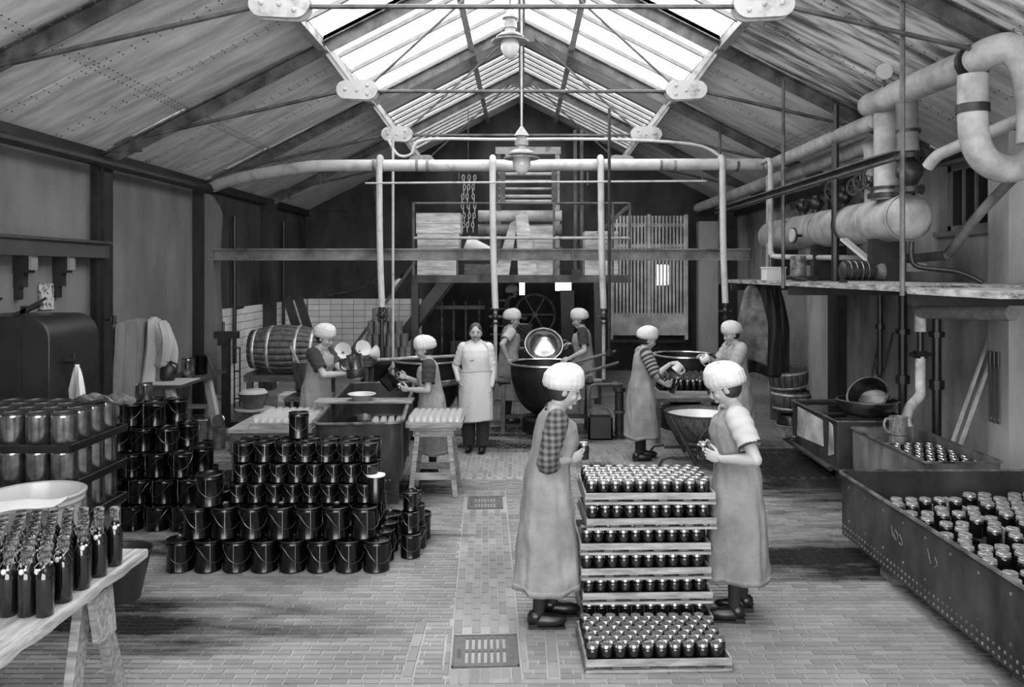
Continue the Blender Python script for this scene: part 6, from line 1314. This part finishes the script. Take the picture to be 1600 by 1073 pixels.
# two women at the central cauldron
person('woman in white cap and short sleeves standing left of the central cauldron', -.20, 11.98, .15, 1.66, .06, (.30, -.15), (-.20, 11.66, .97), (-.06, 12.08, 1.09), ((.5, -.5, -.6), (.3, .8, -.3)), ((.9, -.1, .1), (0, -.5, -.8)), D1, .34, (S_SOFT, S_LIGHT, .38, .072), seed=6)
person('woman in white cap with bare legs standing right of the central cauldron', .945, 12.02, PI-.1, 1.66, .08, (.32, .1), (.77, 12.08, 1.16), (.70, 11.74, .985), ((-.9, -.1, .1), (0, -.5, -.8)), ((-.8, -.3, -.3), (-.2, .6, -.6)), D3, .36, (S_DARK, None, .46, .072), seed=7, skinlegs=True, step=.06, shoe=mat('white_shoe', 190, .6))
# two women filling bottles
person('woman in white cap and striped sleeves pouring from a mug beside the tub cart', 1.44, 9.62, .05, 1.56, .08, (.36, 0), (1.755, 9.42, 1.175), (1.72, 9.66, .90), ((.9, .1, .1), (.1, .4, -.9)), ((.9, -.1, -.1), (.0, -1, 0)), D1, .28, (S_STR, S_STR2, .56, .075), seed=9, step=.05, poles=((-.3, -.5, -1), None))
person('woman in white cap and grey sleeves pouring from a mug behind the tub cart', 2.70, 10.02, PI+.2, 1.60, .08, (.36, 0), (2.33, 10.06, 1.20), (2.45, 9.86, .86), ((-.9, -.1, .1), (-.1, -.4, -.9)), ((-.9, .1, .1), (0, 1, .1)), D3, .30, (S_SOFT, None, .46, .076), seed=10)
person('faint woman in white cap working in the dark beyond the mezzanine', -.24, 16.6, .4, 1.6, .05, (.2, 0), (.0, 16.4, 1.3), (.0, 16.7, 1.3), ((1, 0, 0), (0, 1, 0)), ((1, 0, 0), (0, -1, 0)), D2, .3, (S_DARK, None, .46, .074), seed=12, base=.34)
tag(MB().box(-.7, .3, 16.1, 17.1, 0, .34).build('step_platform', M_WOODD, None, 0), 'dark wooden step platform under the far woman', 'platform')
# the man in white
M_WHITE = mat('white_drill', 184, .9, var=.08, scale=5, bump=.25, bscale=30)
mt_, ma, ms = person('man with moustache in white jacket and long white apron standing', -.575, 10.05, -PI/2-.08, 1.60, .0, (.05, .12), (-.765, 9.99, .87), (-.385, 9.99, .80), ((.2, -.3, -1), (1, 0, 0)), ((0, -.2, -1), (-1, 0, 0)), None, .3, (M_WHITE, None, .98, .057), cap=False, man=True, seed=11, step=.03, poles=((-.6, -.5, .0), (-.6, .3, -.2)))
def jf(u, v):
    z = .93+(1.40-.93)*v; a = 2*PI*u
    tab = [(.93, 0, .15, .185), (1.03, 0, .142, .172), (1.2, .01, .142, .178), (1.29, .005, .128, .172), (1.34, -.002, .10, .145), (1.37, -.006, .078, .105), (1.40, -.006, .062, .066)]
    c_, hd_, hw_ = lerp_tab(tab, z); f_ = 1+.014*math.sin(a*7+z*21)+.01*math.sin(a*4-z*33); return Vector((c_+hd_*math.cos(a)*f_, hw_*math.sin(a)*f_, z))*ms
MB().sheet(jf, 56, 30, close_u=True).build('jacket', M_WHITE, mt_, 60, solid=.006)
def af(u, v):
    z = .40+(1.04-.40)*v; a = -1.75+3.5*u; w_ = 1+(1.04-z)*.12; f_ = 1+.02*math.sin(a*6+z*3)*(1-v)+.012*math.sin(a*11-z*5)*(1-v*.6)
    return Vector((.165*math.cos(a)*w_*f_+.012, .205*math.sin(a)*w_*f_, z+.012*math.sin(a*2)*(1-v)))*ms
MB().sheet(af, 48, 30).build('apron', M_WHITE, mt_, 60, solid=.007)
MB().tube([Vector((.166*math.cos(a)+.012, .208*math.sin(a), 1.035+.006*math.sin(a*3)))*ms for a in [2*PI*k/40 for k in range(40)]], .010, 6, closed=True).build('apron_string', mat('string', 150, .9), mt_)
for dy in (.02, .045): MB().ell(Vector((.158, dy-.06, 1.17))*ms, .008, 8, 6).build('button', M_DARK, mt_)
MB().tube([Vector((.062*math.cos(a)-.006, .068*math.sin(a), 1.40+.012*math.cos(a)*-1))*ms for a in [2*PI*k/30 for k in range(30)]], .014, 8, closed=True).build('collar', M_WHITE, mt_)
M_TRO = mat('dark_trousers', 34, .9, var=.3, scale=9)
for sy in (-1, 1): MB().tube([Vector((0, sy*.085, .9))*ms, Vector((.01, sy*.09, .48))*ms, Vector((sy*.02, sy*.09, .09))*ms], [.105, .088, .078], 16).build('trouser_leg', M_TRO, mt_, 60)
# held things
t = thing('tin_jug', 'tin jug with dark base held by the woman at the washing trough', 'jug', (-1.86, 9.03, 1.07)); t.rotation_euler = (.05, -.12, 0)
MB().lathe([(.105, 0), (.11, .01), (.105, .09), (.10, .10)], 24, cap1=False).build('dark_base', M_DARK, t, 40); MB().lathe([(.092, .10), (.088, .24), (.091, .25), (.08, .25), (.078, .12), (.001, .11)], 24, cap0=False, cap1=False).build('jug_body', M_TIN, t, 40)
MB().tube(smooth_path([(-.09, -.02, .22), (-.15, -.03, .20), (-.16, -.03, .12), (-.10, -.02, .08)], 4), .010, 8).build('handle', M_DARK, t)
t = thing('black_jug', 'black enamel jug tipped over the washing trough by the shorter woman', 'jug', (-1.40, 8.78, 1.00)); t.rotation_euler = (.1, -.75, .3)
MB().lathe([(.08, 0), (.085, .01), (.075, .17), (.08, .18), (.07, .18), (.068, .02), (.001, .02)], 24, cap1=False).build('jug_body', M_BLACK, t, 40); MB().tube(smooth_path([(.07, 0, .16), (.13, 0, .15), (.13, 0, .06), (.08, 0, .04)], 4), .010, 8).build('handle', M_BLACK, t)
jar(-1.325, 8.66, .94, 0, 'dark jar held in the lower hand of the shorter woman', None)
MUGW = mat('white_enamel', 175, .25)
def mug(label, p, rot):
    t = thing('enamel_mug', label, 'mug', p, 0, None); t.rotation_euler = rot
    MB().lathe([(.048, 0), (.052, .004), (.054, .105), (.057, .109), (.052, .109), (.049, .012), (.001, .010)], 24, cap1=False).build('mug_body', mat('mug_enamel', 190, .3), t, 40)
    MB().tube(smooth_path([(.05, 0, .09), (.085, 0, .085), (.085, 0, .03), (.052, 0, .02)], 4), .007, 8).build('handle', MATS['mug_enamel'], t)
    return t
mug('white enamel mug in the raised hand of the woman with striped sleeves', (1.80, 9.42, 1.09), (0, .75, PI*0+.0)); mug('white enamel mug tipped by the woman with grey sleeves', (2.24, 10.03, 1.14), (0, 1.15, 0))
for lab, p, rt in (('dark bottle held under the mug by the woman in stripes', (1.80, 9.58, .80), (0, .35, 0)), ('dark bottle held under the mug by the woman in grey', (2.33, 9.86, .75), (0, -.15, 0))):
    o = tag(link_mesh('swing_top_bottle', bb, None, p, rt), lab, 'bottle'); link_mesh('neck', nb, o); link_mesh('stopper', sm, o)
tag(link_mesh('tin', TM, None, (-3.50, 7.44, 1.0615)), 'lone dull tin standing on top of the wall heap of pails', 'tin').scale = (.75, .75, .72)
link_mesh('lid', TL, [o for o in C.objects if o.get('label', '').startswith('lone dull tin')][0])
